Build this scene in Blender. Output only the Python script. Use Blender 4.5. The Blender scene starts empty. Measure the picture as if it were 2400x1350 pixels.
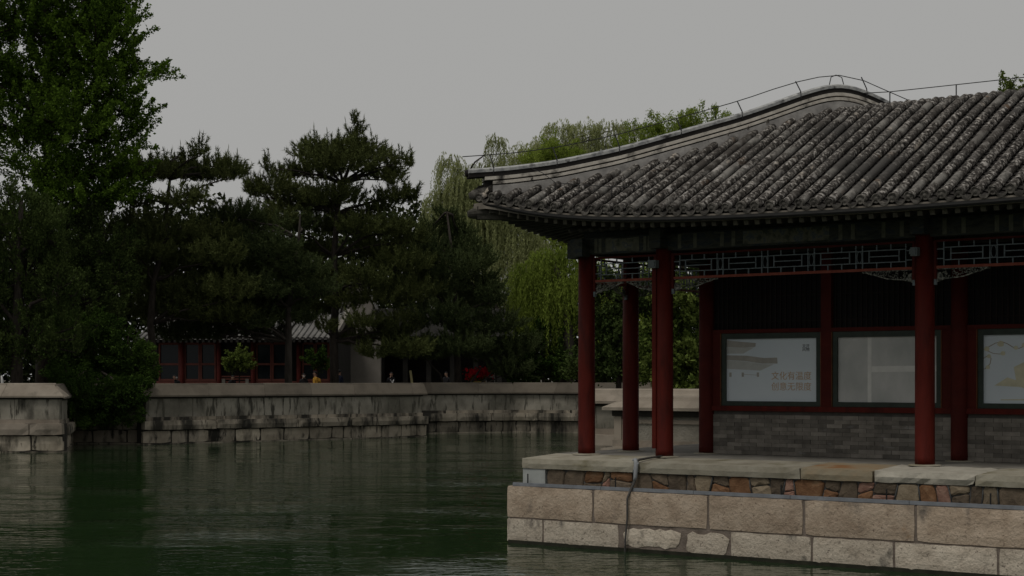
import bpy, bmesh, math, random
import numpy as np
from mathutils import Vector, Matrix, Euler

random.seed(7)
rng = np.random.default_rng(7)
scene = bpy.context.scene
C = scene.collection
R = math.radians

# ------------------------------------------------------------------ camera, sky, sun, exposure
F, HZ, CZ = 3800.0, 886.0, 2.6          # focal length and horizon in 2400 px units, eye height over the water
cam = bpy.data.cameras.new('camera')
cam.sensor_width = 36.0
cam.lens = F / 2400 * 36.0
cam.shift_y = (HZ - 675) / 2400
cam.clip_end = 3000
cam_o = bpy.data.objects.new('camera', cam)
cam_o.location = (0, 0, CZ)
cam_o.rotation_euler = (R(90), 0, 0)
C.objects.link(cam_o)
scene.camera = cam_o

SUN_EL, SUN_AZ = 62, 222                 # sun behind the camera's left shoulder, veiled by cloud
world = bpy.data.worlds.new('World')
scene.world = world
world.use_nodes = True
wn = world.node_tree
wn.nodes.clear()
w_out = wn.nodes.new('ShaderNodeOutputWorld')
w_bg = wn.nodes.new('ShaderNodeBackground')
w_sky = wn.nodes.new('ShaderNodeTexSky')
w_sky.sky_type = 'NISHITA'
w_sky.sun_disc = False
w_sky.sun_elevation = R(SUN_EL)
w_sky.sun_rotation = R(SUN_AZ)
w_sky.dust_density = 6.0
w_hs = wn.nodes.new('ShaderNodeHueSaturation')
w_hs.inputs['Saturation'].default_value = 0.05
w_mix = wn.nodes.new('ShaderNodeMixRGB')
w_mix.inputs[0].default_value = 0.93     # cloud deck over the clear sky
w_mix.inputs[2].default_value = (4.20, 4.18, 4.08, 1)
w_bg.inputs['Strength'].default_value = 0.09
wn.links.new(w_sky.outputs[0], w_hs.inputs['Color'])
wn.links.new(w_hs.outputs[0], w_mix.inputs[1])
wn.links.new(w_mix.outputs[0], w_bg.inputs[0])
wn.links.new(w_bg.outputs[0], w_out.inputs[0])

sun = bpy.data.lights.new('sun', 'SUN')
sun.energy = 1.05
sun.angle = R(20)
sun.color = (1.0, 0.95, 0.88)
sun_o = bpy.data.objects.new('sun', sun)
C.objects.link(sun_o)
az = R(SUN_AZ)
sdir = Vector((math.sin(az) * math.cos(R(SUN_EL)), math.cos(az) * math.cos(R(SUN_EL)), math.sin(R(SUN_EL))))
sun_o.rotation_euler = sdir.to_track_quat('Z', 'Y').to_euler()
sun_o.location = sdir * 60

scene.view_settings.view_transform = 'Standard'
scene.view_settings.look = 'None'
scene.view_settings.exposure = 0.0
scene.view_settings.gamma = 1.0
scene.view_settings.use_curve_mapping = False
scene.render.engine = 'CYCLES'
scene.cycles.max_bounces = 6
scene.cycles.transparent_max_bounces = 8
scene.cycles.use_denoising = True


def PW(u, y, Y):
    """world point seen at photo pixel (u, y) at depth Y"""
    return Vector(((u - 1200) / F * Y, Y, CZ - (y - HZ) / F * Y))


# ------------------------------------------------------------------ materials
def rgb(c):
    return (c[0], c[1], c[2], 1)


def material(name, ramp, scale=4.0, rough=0.85, bump=0.0, bscale=30.0, rnd=0.0, stains=(), spec=0.25,
             stretch=(1, 1, 1), detail=6, objspace=False):
    m = bpy.data.materials.new(name)
    m.use_nodes = True
    nt = m.node_tree
    N, L = nt.nodes, nt.links
    bs = N['Principled BSDF']
    bs.inputs['Roughness'].default_value = rough
    bs.inputs['Specular IOR Level'].default_value = spec
    if objspace:
        tc = N.new('ShaderNodeTexCoord')
        pos = tc.outputs['Object']
    else:
        g = N.new('ShaderNodeNewGeometry')
        pos = g.outputs['Position']

    def mapped(st):
        if tuple(st) == (1, 1, 1):
            return pos
        mp = N.new('ShaderNodeMapping')
        mp.inputs['Scale'].default_value = st
        L.new(pos, mp.inputs[0])
        return mp.outputs[0]

    def noise(sc, st=(1, 1, 1), d=6, ro=0.6):
        n = N.new('ShaderNodeTexNoise')
        n.inputs['Scale'].default_value = sc
        n.inputs['Detail'].default_value = d
        n.inputs['Roughness'].default_value = ro
        L.new(mapped(st), n.inputs['Vector'])
        return n.outputs['Fac']
    cr = N.new('ShaderNodeValToRGB')
    e = cr.color_ramp.elements
    while len(e) < len(ramp):
        e.new(0.5)
    for k, (p, c) in enumerate(ramp):
        e[k].position = p
        e[k].color = rgb(c)
    L.new(noise(scale, stretch, detail), cr.inputs[0])
    col = cr.outputs[0]
    for c, sc, lo, hi, st in stains:
        r2 = N.new('ShaderNodeValToRGB')
        r2.color_ramp.elements[0].position = lo
        r2.color_ramp.elements[1].position = hi
        L.new(noise(sc, st, 5), r2.inputs[0])
        mx = N.new('ShaderNodeMixRGB')
        mx.inputs[2].default_value = rgb(c)
        L.new(r2.outputs[0], mx.inputs[0])
        L.new(col, mx.inputs[1])
        col = mx.outputs[0]
    if rnd:
        oi = N.new('ShaderNodeObjectInfo')
        mr = N.new('ShaderNodeMapRange')
        mr.inputs['To Min'].default_value = 1 - rnd
        mr.inputs['To Max'].default_value = 1 + rnd
        L.new(oi.outputs['Random'], mr.inputs['Value'])
        hs = N.new('ShaderNodeHueSaturation')
        L.new(mr.outputs[0], hs.inputs['Value'])
        L.new(col, hs.inputs['Color'])
        col = hs.outputs[0]
    L.new(col, bs.inputs['Base Color'])
    if bump:
        b = N.new('ShaderNodeBump')
        b.inputs['Strength'].default_value = bump
        b.inputs['Distance'].default_value = 0.02
        L.new(noise(bscale), b.inputs['Height'])
        L.new(b.outputs[0], bs.inputs['Normal'])
    return m


def plain(name, c, rough=0.7, var=0.25, scale=8.0, bump=0.0, **k):
    return material(name, [(0.3, [x * (1 - var) for x in c]), (0.7, [x * (1 + var) for x in c])], scale, rough, bump, **k)


def leaf_material(name, dark, light, trans=0.25, nscale=0.7):
    m = bpy.data.materials.new(name)
    m.use_nodes = True
    nt = m.node_tree
    N, L = nt.nodes, nt.links
    N.remove(N['Principled BSDF'])
    out = N['Material Output']
    g = N.new('ShaderNodeNewGeometry')
    n = N.new('ShaderNodeTexNoise')
    n.inputs['Scale'].default_value = nscale
    n.inputs['Detail'].default_value = 3
    L.new(g.outputs['Position'], n.inputs['Vector'])
    ad = N.new('ShaderNodeMath')
    ad.operation = 'MULTIPLY_ADD'
    ad.inputs[1].default_value = 0.45
    L.new(g.outputs['Random Per Island'], ad.inputs[0])
    sc = N.new('ShaderNodeMath')
    sc.operation = 'MULTIPLY_ADD'
    sc.inputs[1].default_value = 1.3
    sc.inputs[2].default_value = -0.42
    L.new(n.outputs['Fac'], sc.inputs[0])
    L.new(sc.outputs[0], ad.inputs[2])
    cr = N.new('ShaderNodeValToRGB')
    cr.color_ramp.elements[0].position = 0.05
    cr.color_ramp.elements[0].color = rgb(dark)
    cr.color_ramp.elements[1].position = 0.85
    cr.color_ramp.elements[1].color = rgb(light)
    L.new(ad.outputs[0], cr.inputs[0])
    df = N.new('ShaderNodeBsdfDiffuse')
    tr = N.new('ShaderNodeBsdfTranslucent')
    mx = N.new('ShaderNodeMixShader')
    mx.inputs[0].default_value = trans
    L.new(cr.outputs[0], df.inputs[0])
    L.new(cr.outputs[0], tr.inputs[0])
    L.new(df.outputs[0], mx.inputs[1])
    L.new(tr.outputs[0], mx.inputs[2])
    L.new(mx.outputs[0], out.inputs[0])
    return m


MT = {}
MT['roof_tile'] = material('roof_tile', [(0.42, (.017, .015, .013)), (0.50, (.075, .066, .057)), (0.56, (.16, .147, .132)), (0.64, (.44, .415, .38))],
                           21, 0.9, 0.5, 40, detail=5, stains=(((.06, .053, .046), 1.2, .53, .68, (1, 1, 1)), ((.036, .031, .026), 5.5, .56, .64, (1, 1, 1)), ((.20, .19, .172), 1.5, .55, .66, (1, 1, 1)), ((.36, .34, .315), 3.4, .64, .70, (1, 1, 1)), ((.06, .056, .051), .55, .54, .66, (1, 1, 1)), ((.42, .37, .31), 2.6, .66, .72, (1, 1, 1)), ((.15, .10, .065), 1.9, .64, .74, (1, 1, 1.5))))
MT['tile_end'] = material('tile_end', [(0.35, (.04, .037, .032)), (0.7, (.17, .157, .138))], 12, 0.9, 0.4, 60, rnd=.3)
MT['pan_tile'] = material('pan_tile', [(0.35, (.012, .011, .010)), (0.7, (.055, .05, .045))], 7, 0.95)
MT['ridge_cap'] = material('ridge_cap', [(0.35, (.21, .215, .22)), (0.65, (.45, .45, .435))], 9, 0.9, 0.3, 40, stains=(((.03, .03, .03), 5, .55, .7, (1, 1, 1)),))
MT['ridge_band'] = material('ridge_band', [(0.3, (.40, .365, .315)), (0.7, (.64, .595, .525))], 6, 0.85, 0.2, 40, stains=(((.05, .045, .04), 4, .55, .72, (1, 1, 1)),))
MT['mortar_and_shade'] = plain('mortar_and_shade', (.018, .016, .015), .95)  # dark ridge mortar; also paints the recess shade under the ridge cap
MT['mortar_grey'] = material('mortar_grey', [(0.3, (.20, .19, .18)), (0.7, (.42, .40, .375))], 5, .95, .3, 50)
MT['rafter'] = plain('rafter', (.045, .042, .033), .8, .5, 9)
MT['rafter_end'] = plain('rafter_end', (.085, .078, .058), .8, .4, 9)
MT['fascia'] = plain('fascia', (.19, .168, .14), .85, .3, 6)
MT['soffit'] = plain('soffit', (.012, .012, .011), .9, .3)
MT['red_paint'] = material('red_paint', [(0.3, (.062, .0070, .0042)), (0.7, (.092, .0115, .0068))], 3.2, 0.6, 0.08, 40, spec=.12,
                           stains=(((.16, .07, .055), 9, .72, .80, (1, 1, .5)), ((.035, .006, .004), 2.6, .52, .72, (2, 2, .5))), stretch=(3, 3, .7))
MT['red_shaded'] = material('red_shaded', [(0.3, (.045, .0055, .0038)), (0.7, (.072, .010, .006))], 4, 0.65, 0.05, 40, spec=.12)  # darker copy of the red paint, under-eave shade put into its colour
MT['orange_rail'] = material('orange_rail', [(0.3, (.15, .026, .012)), (0.7, (.23, .06, .035))], 8, 0.6, .1, 40)
MT['lattice'] = plain('lattice', (.135, .16, .17), .6, .25, 10)
MT['beam_paint'] = material('beam_paint', [(0.35, (.016, .02, .016)), (0.5, (.045, .046, .034)), (0.62, (.018, .026, .032)), (0.75, (.075, .072, .05))], 3.5, .7, stretch=(1, 1, 3), detail=2)
MT['beam_dark'] = plain('beam_dark', (.02, .023, .018), .8, .4)
MT['carved'] = material('carved', [(0.4, (.03, .035, .03)), (0.55, (.20, .20, .17)), (0.7, (.28, .27, .23))], 26, .8, .8, 40, detail=2)
MT['window_green'] = plain('window_green', (.022, .032, .024), .5, .3)
MT['window_brown'] = plain('window_brown', (.10, .036, .010), .6, .3)
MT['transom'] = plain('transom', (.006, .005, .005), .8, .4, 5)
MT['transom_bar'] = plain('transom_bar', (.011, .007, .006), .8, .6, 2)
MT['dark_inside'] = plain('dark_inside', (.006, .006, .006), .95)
MT['poster_white'] = material('poster_white', [(0.3, (.50, .56, .60)), (0.7, (.57, .62, .65))], 0.9, .45)
MT['poster_grey'] = material('poster_grey', [(0.35, (.36, .37, .355)), (0.65, (.50, .50, .48))], 1.6, .45, stretch=(1, 1, .6))
MT['poster_pale'] = plain('poster_pale', (.58, .58, .55), .5, .06)
MT['print_gold'] = plain('print_gold', (.43, .29, .17), .6, .1)
MT['print_yellow'] = plain('print_yellow', (.50, .48, .35), .6, .12)
MT['print_grey'] = plain('print_grey', (.40, .41, .39), .6, .08)
MT['print_grey_dark'] = plain('print_grey_dark', (.31, .30, .27), .6, .1)
MT['print_brown'] = plain('print_brown', (.25, .20, .13), .6, .1)
MT['print_black'] = plain('print_black', (.02, .02, .02), .6, .1)
MT['brick'] = material('brick', [(0.3, (.115, .105, .090)), (0.7, (.20, .182, .158))], 6, .9, .2, 60, rnd=.36,
                       stains=(((.20, .19, .175), 3.5, .64, .7, (1, 1, 3)),))
MT['brick_joint'] = plain('brick_joint', (.075, .07, .063), .95)
ST = (1, 1, 1)
MT['granite'] = material('granite', [(0.3, (.31, .235, .17)), (0.5, (.43, .34, .255)), (0.7, (.52, .425, .33))], 3.0, .9, 1.0, 22, rnd=.12, detail=10,
                         stains=(((.20, .15, .11), 24, .58, .70, ST), ((.30, .17, .07), 1.6, .66, .78, ST), ((.14, .12, .10), 2.4, .60, .75, (1, 1, .7))))
MT['granite_pale'] = material('granite_pale', [(0.3, (.40, .34, .268)), (0.5, (.53, .46, .37)), (0.7, (.61, .54, .44))], 3.4, .9, 1.0, 22, rnd=.12, detail=10,
                              stains=(((.19, .16, .13), 24, .58, .68, ST), ((.09, .085, .075), 2.0, .58, .72, (1.5, 1.5, .7))))
MT['granite_mortar'] = material('granite_mortar', [(0.3, (.13, .105, .085)), (0.7, (.22, .18, .15))], 5, .95, .6, 40)
MT['algae'] = plain('algae', (.02, .02, .012), .7, .5, 6)
MT['slab'] = material('slab', [(0.3, (.21, .19, .14)), (0.5, (.30, .275, .215)), (0.7, (.36, .335, .27))], 2.5, .85, .4, 25, rnd=.1, detail=8,
                      stains=(((.17, .15, .09), 1.5, .55, .7, (1, 1, 2)),))
MT['slab_rust'] = material('slab_rust', [(0.35, (.26, .23, .165)), (0.55, (.27, .20, .12)), (0.68, (.24, .12, .05))], 1.8, .85, .4, 25)
MT['slab_pale'] = material('slab_pale', [(0.3, (.33, .305, .25)), (0.7, (.48, .45, .38))], 4, .9, .7, 14)
MT['floor'] = material('floor', [(0.3, (.15, .14, .12)), (0.7, (.25, .235, .205))], 2.2, .85, .2, 30)
MT['rubble_orange'] = material('rubble_orange', [(0.3, (.115, .056, .027)), (0.55, (.18, .095, .048)), (0.7, (.235, .15, .088))], 6, .9, .6, 40, rnd=.25)
MT['rubble_tan'] = material('rubble_tan', [(0.3, (.15, .115, .075)), (0.7, (.24, .195, .135))], 7, .9, .6, 40, rnd=.25)
MT['rubble_brown'] = material('rubble_brown', [(0.3, (.075, .057, .04)), (0.7, (.15, .115, .08))], 7, .9, .6, 40, rnd=.25)
MT['rubble_pink'] = material('rubble_pink', [(0.3, (.22, .11, .08)), (0.7, (.32, .20, .15))], 7, .9, .6, 40, rnd=.2)
MT['rubble_bed'] = plain('rubble_bed', (.085, .082, .078), .95, .4, 12, .5)
MT['mortar_bead'] = plain('mortar_bead', (.07, .073, .073), .9, .3, 20)
MT['plaster'] = plain('plaster', (.36, .375, .36), .85, .12, 4, .2)
MT['steel'] = plain('steel', (.19, .205, .225), .5, .2, 6)
MT['wire'] = plain('wire', (.02, .02, .021), .6, .2)
MT['cable'] = plain('cable', (.075, .07, .065), .7, .3, 12)
MT['tape'] = plain('tape', (.27, .28, .29), .6, .15)
MT['lamp_grey'] = plain('lamp_grey', (.12, .14, .14), .5, .2)
dk = (.028, .026, .021)
MT['bank_stone'] = material('bank_stone', [(0.3, (.26, .22, .168)), (0.5, (.38, .33, .255)), (0.7, (.47, .41, .33))], 1.3, .9, .5, 12, rnd=.36, detail=8,
                            stains=((dk, .9, .50, .64, (1.6, 1.6, .5)), (dk, 3.0, .57, .68, (1.5, 1.5, .5))))
MT['bank_ledge'] = material('bank_ledge', [(0.3, (.19, .165, .125)), (0.7, (.33, .29, .23))], 1.3, .9, .5, 12, rnd=.2, detail=8,
                            stains=((dk, .7, .44, .60, (1.6, 1.6, .5)), (dk, 2.6, .56, .66, (2, 2, .4))))
MT['bank_body'] = material('bank_body', [(0.3, (.19, .178, .145)), (0.5, (.27, .25, .205)), (0.7, (.34, .315, .265))], 1.2, .9, .4, 10, detail=8,
                           stains=(((.06, .056, .044), 3.9, .53, .63, (1.5, 1.5, .26)), (dk, 1.0, .56, .72, (1, 1, .5)), ((.085, .08, .062), .35, .45, .7, (1, 1, 1))))
MT['bank_coping'] = material('bank_coping', [(0.3, (.075, .064, .049)), (0.7, (.15, .128, .10))], 1.0, .9, .4, 10, rnd=.14, detail=8,
                             stains=(((.10, .088, .07), 1.0, .52, .7, (1, 1, 1)),))
MT['bank_pale'] = material('bank_pale', [(0.3, (.22, .185, .145)), (0.7, (.34, .295, .24))], 1.2, .9, .4, 16, rnd=.1, stains=(((.13, .115, .09), 1.4, .55, .75, ST),))
MT['bank_chisel'] = material('bank_chisel', [(0.3, (.20, .185, .15)), (0.7, (.29, .27, .225))], 4, .9, .9, 22)
MT['joint'] = plain('joint', (.03, .027, .022), .95)
MT['bark'] = material('bark', [(0.3, (.018, .015, .012)), (0.7, (.052, .043, .035))], 5, .95, .6, 18, stretch=(2, 2, .6))
MT['bark_pale'] = material('bark_pale', [(0.3, (.028, .024, .02)), (0.7, (.07, .06, .05))], 3, .95, .5, 14, stretch=(2, 2, .6))
MT['leaf_broad'] = leaf_material('leaf_broad', (.034, .066, .009), (.12, .20, .026), .3, .55)
MT['leaf_pine'] = leaf_material('leaf_pine', (.040, .052, .018), (.13, .152, .052), .1, .5)
MT['leaf_pine_deep'] = leaf_material('leaf_pine_deep', (.030, .043, .018), (.092, .118, .046), .1, .5)
MT['leaf_juniper'] = leaf_material('leaf_juniper', (.026, .042, .013), (.078, .108, .032), .1, .8)
MT['leaf_shrub'] = leaf_material('leaf_shrub', (.020, .040, .009), (.064, .108, .022), .15, .9)
MT['leaf_willow'] = leaf_material('leaf_willow', (.19, .215, .09), (.42, .45, .21), .35, .25)
MT['leaf_lime'] = leaf_material('leaf_lime', (.105, .15, .024), (.31, .39, .075), .4, .4)
MT['leaf_bush'] = leaf_material('leaf_bush', (.045, .075, .015), (.19, .24, .06), .3, .9)
MT['leaf_far'] = leaf_material('leaf_far', (.014, .020, .009), (.042, .052, .02), .1, .2)
MT['hall_red'] = plain('hall_red', (.15, .05, .038), .7, .25, 2)
MT['hall_red_dark'] = plain('hall_red_dark', (.11, .018, .014), .7, .25, 2)
MT['hall_glass'] = plain('hall_glass', (.006, .011, .015), .25, .3)
MT['hall_roof'] = material('hall_roof', [(0.3, (.115, .112, .107)), (0.7, (.20, .193, .18))], 1.5, .9)
MT['hall_wall'] = material('hall_wall', [(0.3, (.15, .14, .12)), (0.7, (.23, .21, .185))], .8, .9, .2, 8)
MT['hall_dark'] = plain('hall_dark', (.018, .017, .015), .9, .4, 2)
MT['earth'] = material('earth', [(0.3, (.05, .045, .035)), (0.7, (.12, .105, .085))], .6, .95, .3, 4)
MT['skin'] = plain('skin', (.36, .22, .16), .6, .1)
MT['hair'] = plain('hair', (.008, .007, .007), .6, .2)
for nm, c in (('navy', (.010, .014, .032)), ('black', (.010, .010, .012)), ('yellow', (.45, .24, .03)), ('white', (.52, .52, .52)), ('maroon', (.09, .012, .014)), ('jean', (.03, .04, .07)), ('grey', (.10, .10, .11))):
    MT['cloth_' + nm] = plain('cloth_' + nm, c, .85, .25, 10)
MT['flower_red'] = leaf_material('flower_red', (.26, .006, .012), (.55, .018, .030), .2, 3)
MT['pot_yellow'] = plain('pot_yellow', (.22, .155, .035), .6, .2)
MT['sign_yellow'] = plain('sign_yellow', (.50, .44, .22), .6, .15)
MT['white_paint'] = plain('white_paint', (.45, .45, .43), .6, .1)

# water: murky green, mirror-like at this grazing angle, small ripples
wm = bpy.data.materials.new('lake_water')
wm.use_nodes = True
N, L = wm.node_tree.nodes, wm.node_tree.links
bs = N['Principled BSDF']
bs.inputs['Base Color'].default_value = (.016, .034, .013, 1)
bs.inputs['Roughness'].default_value = 0.02
bs.inputs['IOR'].default_value = 1.33
g = N.new('ShaderNodeNewGeometry')
prev = None
def w_noise(sc_, st_, d_=3, rz=12):
    mp = N.new('ShaderNodeMapping')
    mp.inputs['Scale'].default_value = st_
    mp.inputs['Rotation'].default_value = (0, 0, R(rz))
    L.new(g.outputs['Position'], mp.inputs[0])
    nz = N.new('ShaderNodeTexNoise')
    nz.inputs['Scale'].default_value = sc_
    nz.inputs['Detail'].default_value = d_
    L.new(mp.outputs[0], nz.inputs['Vector'])
    return nz.outputs['Fac']
for sc_, st_, dist, masked in ((0.45, (1, .6, 1), .012, 0), (1.6, (.6, .8, 1), .011, 0), (4.6, (.5, .9, 1), .0075, 0), (5.0, (.5, 1, 1), .030, 1), (12.0, (.5, 1, 1), .010, 1)):
    h = w_noise(sc_, st_, 2)
    if masked:                            # gusts: patches of sharper wavelets on the smooth lake
        mr = N.new('ShaderNodeMapRange')
        mr.inputs['From Min'].default_value = .48
        mr.inputs['From Max'].default_value = .66
        L.new(w_noise(.22, (.7, 1.4, 1), 4, 5), mr.inputs['Value'])
        mu = N.new('ShaderNodeMath')
        mu.operation = 'MULTIPLY'
        L.new(h, mu.inputs[0])
        L.new(mr.outputs[0], mu.inputs[1])
        h = mu.outputs[0]
    b = N.new('ShaderNodeBump')
    b.inputs['Strength'].default_value = 1.0
    b.inputs['Distance'].default_value = dist
    L.new(h, b.inputs['Height'])
    if prev:
        L.new(prev.outputs[0], b.inputs['Normal'])
    prev = b
L.new(prev.outputs[0], bs.inputs['Normal'])
MT['water'] = wm


# ------------------------------------------------------------------ mesh helpers
class MB:
    def __init__(self):
        self.v, self.f, self.m = [], [], []

    def add(self, vs, fs, mi=0):
        o = len(self.v)
        self.v += [tuple(p) for p in vs]
        self.f += [tuple(i + o for i in q) for q in fs]
        self.m += [mi] * len(fs)
        return self

    def box(self, x0, x1, y0, y1, z0, z1, mi=0):
        return self.add([(x0, y0, z0), (x1, y0, z0), (x1, y1, z0), (x0, y1, z0), (x0, y0, z1), (x1, y0, z1), (x1, y1, z1), (x0, y1, z1)],
                        [(0, 3, 2, 1), (4, 5, 6, 7), (0, 1, 5, 4), (1, 2, 6, 5), (2, 3, 7, 6), (3, 0, 4, 7)], mi)

    def bar(self, a, b, w, h, mi=0, up=Vector((0, 0, 1))):
        a, b = Vector(a), Vector(b)
        d = (b - a).normalized()
        x = d.cross(up)
        x = x.normalized() if x.length > 1e-4 else Vector((1, 0, 0))
        z = x.cross(d)
        vs = []
        for p in (a, b):
            for sx, sz in ((-1, -1), (1, -1), (1, 1), (-1, 1)):
                vs.append(p + x * sx * w / 2 + z * sz * h / 2)
        return self.add(vs, [(3, 2, 1, 0), (4, 5, 6, 7), (0, 1, 5, 4), (1, 2, 6, 5), (2, 3, 7, 6), (3, 0, 4, 7)], mi)

    def tube(self, path, rad, n=8, mi=0, cap=True):
        path = [Vector(p) for p in path]
        if not hasattr(rad, '__len__'):
            rad = [rad] * len(path)
        vs, fs = [], []
        ref = None
        for i, p in enumerate(path):
            d = (path[min(i + 1, len(path) - 1)] - path[max(i - 1, 0)]).normalized()
            if ref is None:
                ref = Vector((1, 0, 0)) if abs(d.x) < .8 else Vector((0, 1, 0))
            x = (ref - d * ref.dot(d)).normalized()
            ref = x
            y = d.cross(x)
            for k in range(n):
                a = 2 * math.pi * k / n
                vs.append(p + (x * math.cos(a) + y * math.sin(a)) * rad[i])
        for i in range(len(path) - 1):
            for k in range(n):
                fs.append((i * n + k, i * n + (k + 1) % n, (i + 1) * n + (k + 1) % n, (i + 1) * n + k))
        if cap:
            fs.append(tuple(range(n))[::-1])
            fs.append(tuple((len(path) - 1) * n + k for k in range(n)))
        return self.add(vs, fs, mi)

    def sweep(self, path, nrm, prof, mi=0):
        """closed profile [(sideways, up)] carried along a path with horizontal normals nrm"""
        n = len(prof)
        vs, fs = [], []
        for p, q in zip(path, nrm):
            for a, b in prof:
                vs.append(Vector(p) + Vector(q) * a + Vector((0, 0, b)))
        for i in range(len(path) - 1):
            for k in range(n):
                fs.append((i * n + k, i * n + (k + 1) % n, (i + 1) * n + (k + 1) % n, (i + 1) * n + k))
        fs.append(tuple(range(n))[::-1])
        fs.append(tuple((len(path) - 1) * n + k for k in range(n)))
        return self.add(vs, fs, mi)

    def mesh(self, name, mats, smooth=False):
        me = bpy.data.meshes.new(name)
        me.from_pydata([tuple(p) for p in self.v], [], self.f)
        for m in (mats if isinstance(mats, (list, tuple)) else [mats]):
            me.materials.append(MT[m])
        if any(self.m):
            me.polygons.foreach_set('material_index', self.m)
        if smooth:
            me.polygons.foreach_set('use_smooth', [True] * len(me.polygons))
        me.update()
        return me

    def build(self, name, mats, parent=None, smooth=False):
        return link(name, self.mesh(name, mats, smooth), parent)


def link(name, me, parent=None, mw=None):
    o = bpy.data.objects.new(name, me)
    C.objects.link(o)
    if parent is not None:
        o.parent = parent
    if mw is not None:
        o.matrix_local = mw
    return o


def tag(o, label, cat, group=None):
    o['label'] = label
    o['category'] = cat
    if group:
        o['group'] = group
    return o


def thing(name, label, cat, loc=(0, 0, 0), rz=0.0, group=None):
    o = bpy.data.objects.new(name, None)
    o.empty_display_size = .2
    C.objects.link(o)
    o.location = loc
    o.rotation_euler = (0, 0, rz)
    return tag(o, label, cat, group)


def tri_mesh(name, verts, faces, mat, parent=None, smooth=False):
    """numpy verts (n,3), faces (m,k)"""
    me = bpy.data.meshes.new(name)
    k = faces.shape[1]
    me.vertices.add(len(verts))
    me.vertices.foreach_set('co', np.ascontiguousarray(verts, dtype=np.float32).ravel())
    me.loops.add(faces.size)
    me.loops.foreach_set('vertex_index', faces.astype(np.int32).ravel())
    me.polygons.add(len(faces))
    me.polygons.foreach_set('loop_start', np.arange(0, faces.size, k, dtype=np.int32))
    me.polygons.foreach_set('loop_total', np.full(len(faces), k, dtype=np.int32))
    me.update(calc_edges=True)
    me.materials.append(MT[mat])
    return link(name, me, parent)


def stone_mb(x0, x1, z0, z1, yf, yb, ch=.012, jit=.006, step=.14, seed=0, wob=.0):
    """block whose rough face looks to -y: gridded uneven face, worn edges"""
    rr = random.Random(seed)
    nx = max(2, min(12, int((x1 - x0) / step)))
    nz = max(2, min(6, int((z1 - z0) / step)))
    vs, fs = [], []
    for j in range(nz + 1):
        for i in range(nx + 1):
            fx, fz = i / nx, j / nz
            x = x0 + (x1 - x0) * fx
            z = z0 + (z1 - z0) * fz
            edge = (i in (0, nx)) or (j in (0, nz))
            y = yf + rr.uniform(-jit, jit)
            if edge:
                y = yf + ch + rr.uniform(0, ch)
                corner = (i in (0, nx)) and (j in (0, nz))
                k = wob * (2.2 if corner else 1)
                if i == 0: x += rr.uniform(0, k)
                if i == nx: x -= rr.uniform(0, k)
                if j == 0: z += rr.uniform(0, k)
                if j == nz: z -= rr.uniform(0, k)
            vs.append((x, y, z))
    W = nx + 1
    for j in range(nz):
        for i in range(nx):
            a = j * W + i
            fs.append((a, a + 1, a + W + 1, a + W))
    ring = [i for i in range(W)] + [j * W + nx for j in range(1, nz + 1)] + [nz * W + i for i in range(nx - 1, -1, -1)] + [j * W for j in range(nz - 1, 0, -1)]
    o = len(vs)
    for r in ring:
        vs.append((vs[r][0], yb, vs[r][2]))
    n = len(ring)
    for k in range(n):
        fs.append((ring[k], o + k, o + (k + 1) % n, ring[(k + 1) % n]))
    fs.append(tuple(range(o, o + n)))
    return MB().add(vs, fs)


# ------------------------------------------------------------------ setting: water and ground
wv = [(-400, -60, 0), (400, -60, 0), (400, 140, 0), (-400, 140, 0)]
w = MB().add(wv, [(0, 1, 2, 3)]).build('lake_water', 'water')
w['kind'] = 'structure'

# bank line (plan), left to right, along which the ground behind the walls begins
BL0 = PW(150, 1060, 56.5)
P333 = PW(333, 1042, 63.0)
P998 = PW(998, 1022, 71.6)
P1000 = PW(998, 1020, 75.8)
P1200 = PW(1200, 1015, 77.8)
P1430 = PW(1430, 1015, 76.5)
GZ = 1.30
gp = [(-400, 57.0), (BL0.x - .4, 57.0), (-17.5, 64.4), (P333.x + .4, 64.4), (P333.x + .4, P333.y + .4), (P998.x - .5, P998.y + .5), (P1000.x - .4, P1000.y + .4),
      (P1200.x, P1200.y + .4), (P1430.x, P1430.y + .4), (3.2, 60.0), (2.6, 38.6), (2.9, 33.8), (5.0, 32.3), (9.0, 29.0), (14, 25.5), (400, 25.5), (400, 2500), (-400, 2500)]
b = MB()
b.add([(x, y, GZ) for x, y in gp], [tuple(range(len(gp)))])
# skirt down into the water so the ground has a side
n = len(gp)
sk = [(x, y, GZ) for x, y in gp] + [(x, y, -.5) for x, y in gp]
b.add(sk, [(i, i + n, (i + 1) % n + n, (i + 1) % n) for i in range(n)])
gr = b.build('ground', 'earth')
gr['kind'] = 'structure'

# ------------------------------------------------------------------ the pavilion
ANG = math.atan2(-.585, .811)
PAV = thing('lakeside_pavilion', 'red columned lakeside pavilion with grey tiled roof on a granite block base', 'pavilion', (1.197, 26.0, 0), ANG)
FL = 1.38
TC, LEN = 2.85, 11.3                      # half depth and length between the corner columns
S_B, S_C, S_D, S_E = 1.44, 5.65, 9.86, 11.3
T_D = 1.345

def profile(d):
    x = d + 1.2
    return 5.0 + .495 * x + .005 * x * x

def lift_e(s):
    return .5 * math.exp(-max(0., s + 1.0) / 1.6)

def fold(a, c, w=.28):
    return c - math.sqrt((a - c) ** 2 + w * w)

def roof_z(s, t):
    dt = fold(t, TC)
    ds = min(s, LEN - s)
    if dt <= ds:
        g = max(0., 1 - ((dt + 1.25) / 4.1) ** 2)
        return profile(dt) + lift_e(ds) * g
    g = max(0., 1 - ((ds + 1.25) / 4.1) ** 2)
    return profile(ds) + lift_e(dt) * g

def eave_t(s):
    ds = min(s, LEN - s)
    return -1.2 - .12 * math.exp(-max(0., ds + 1.25) / .8)

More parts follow.
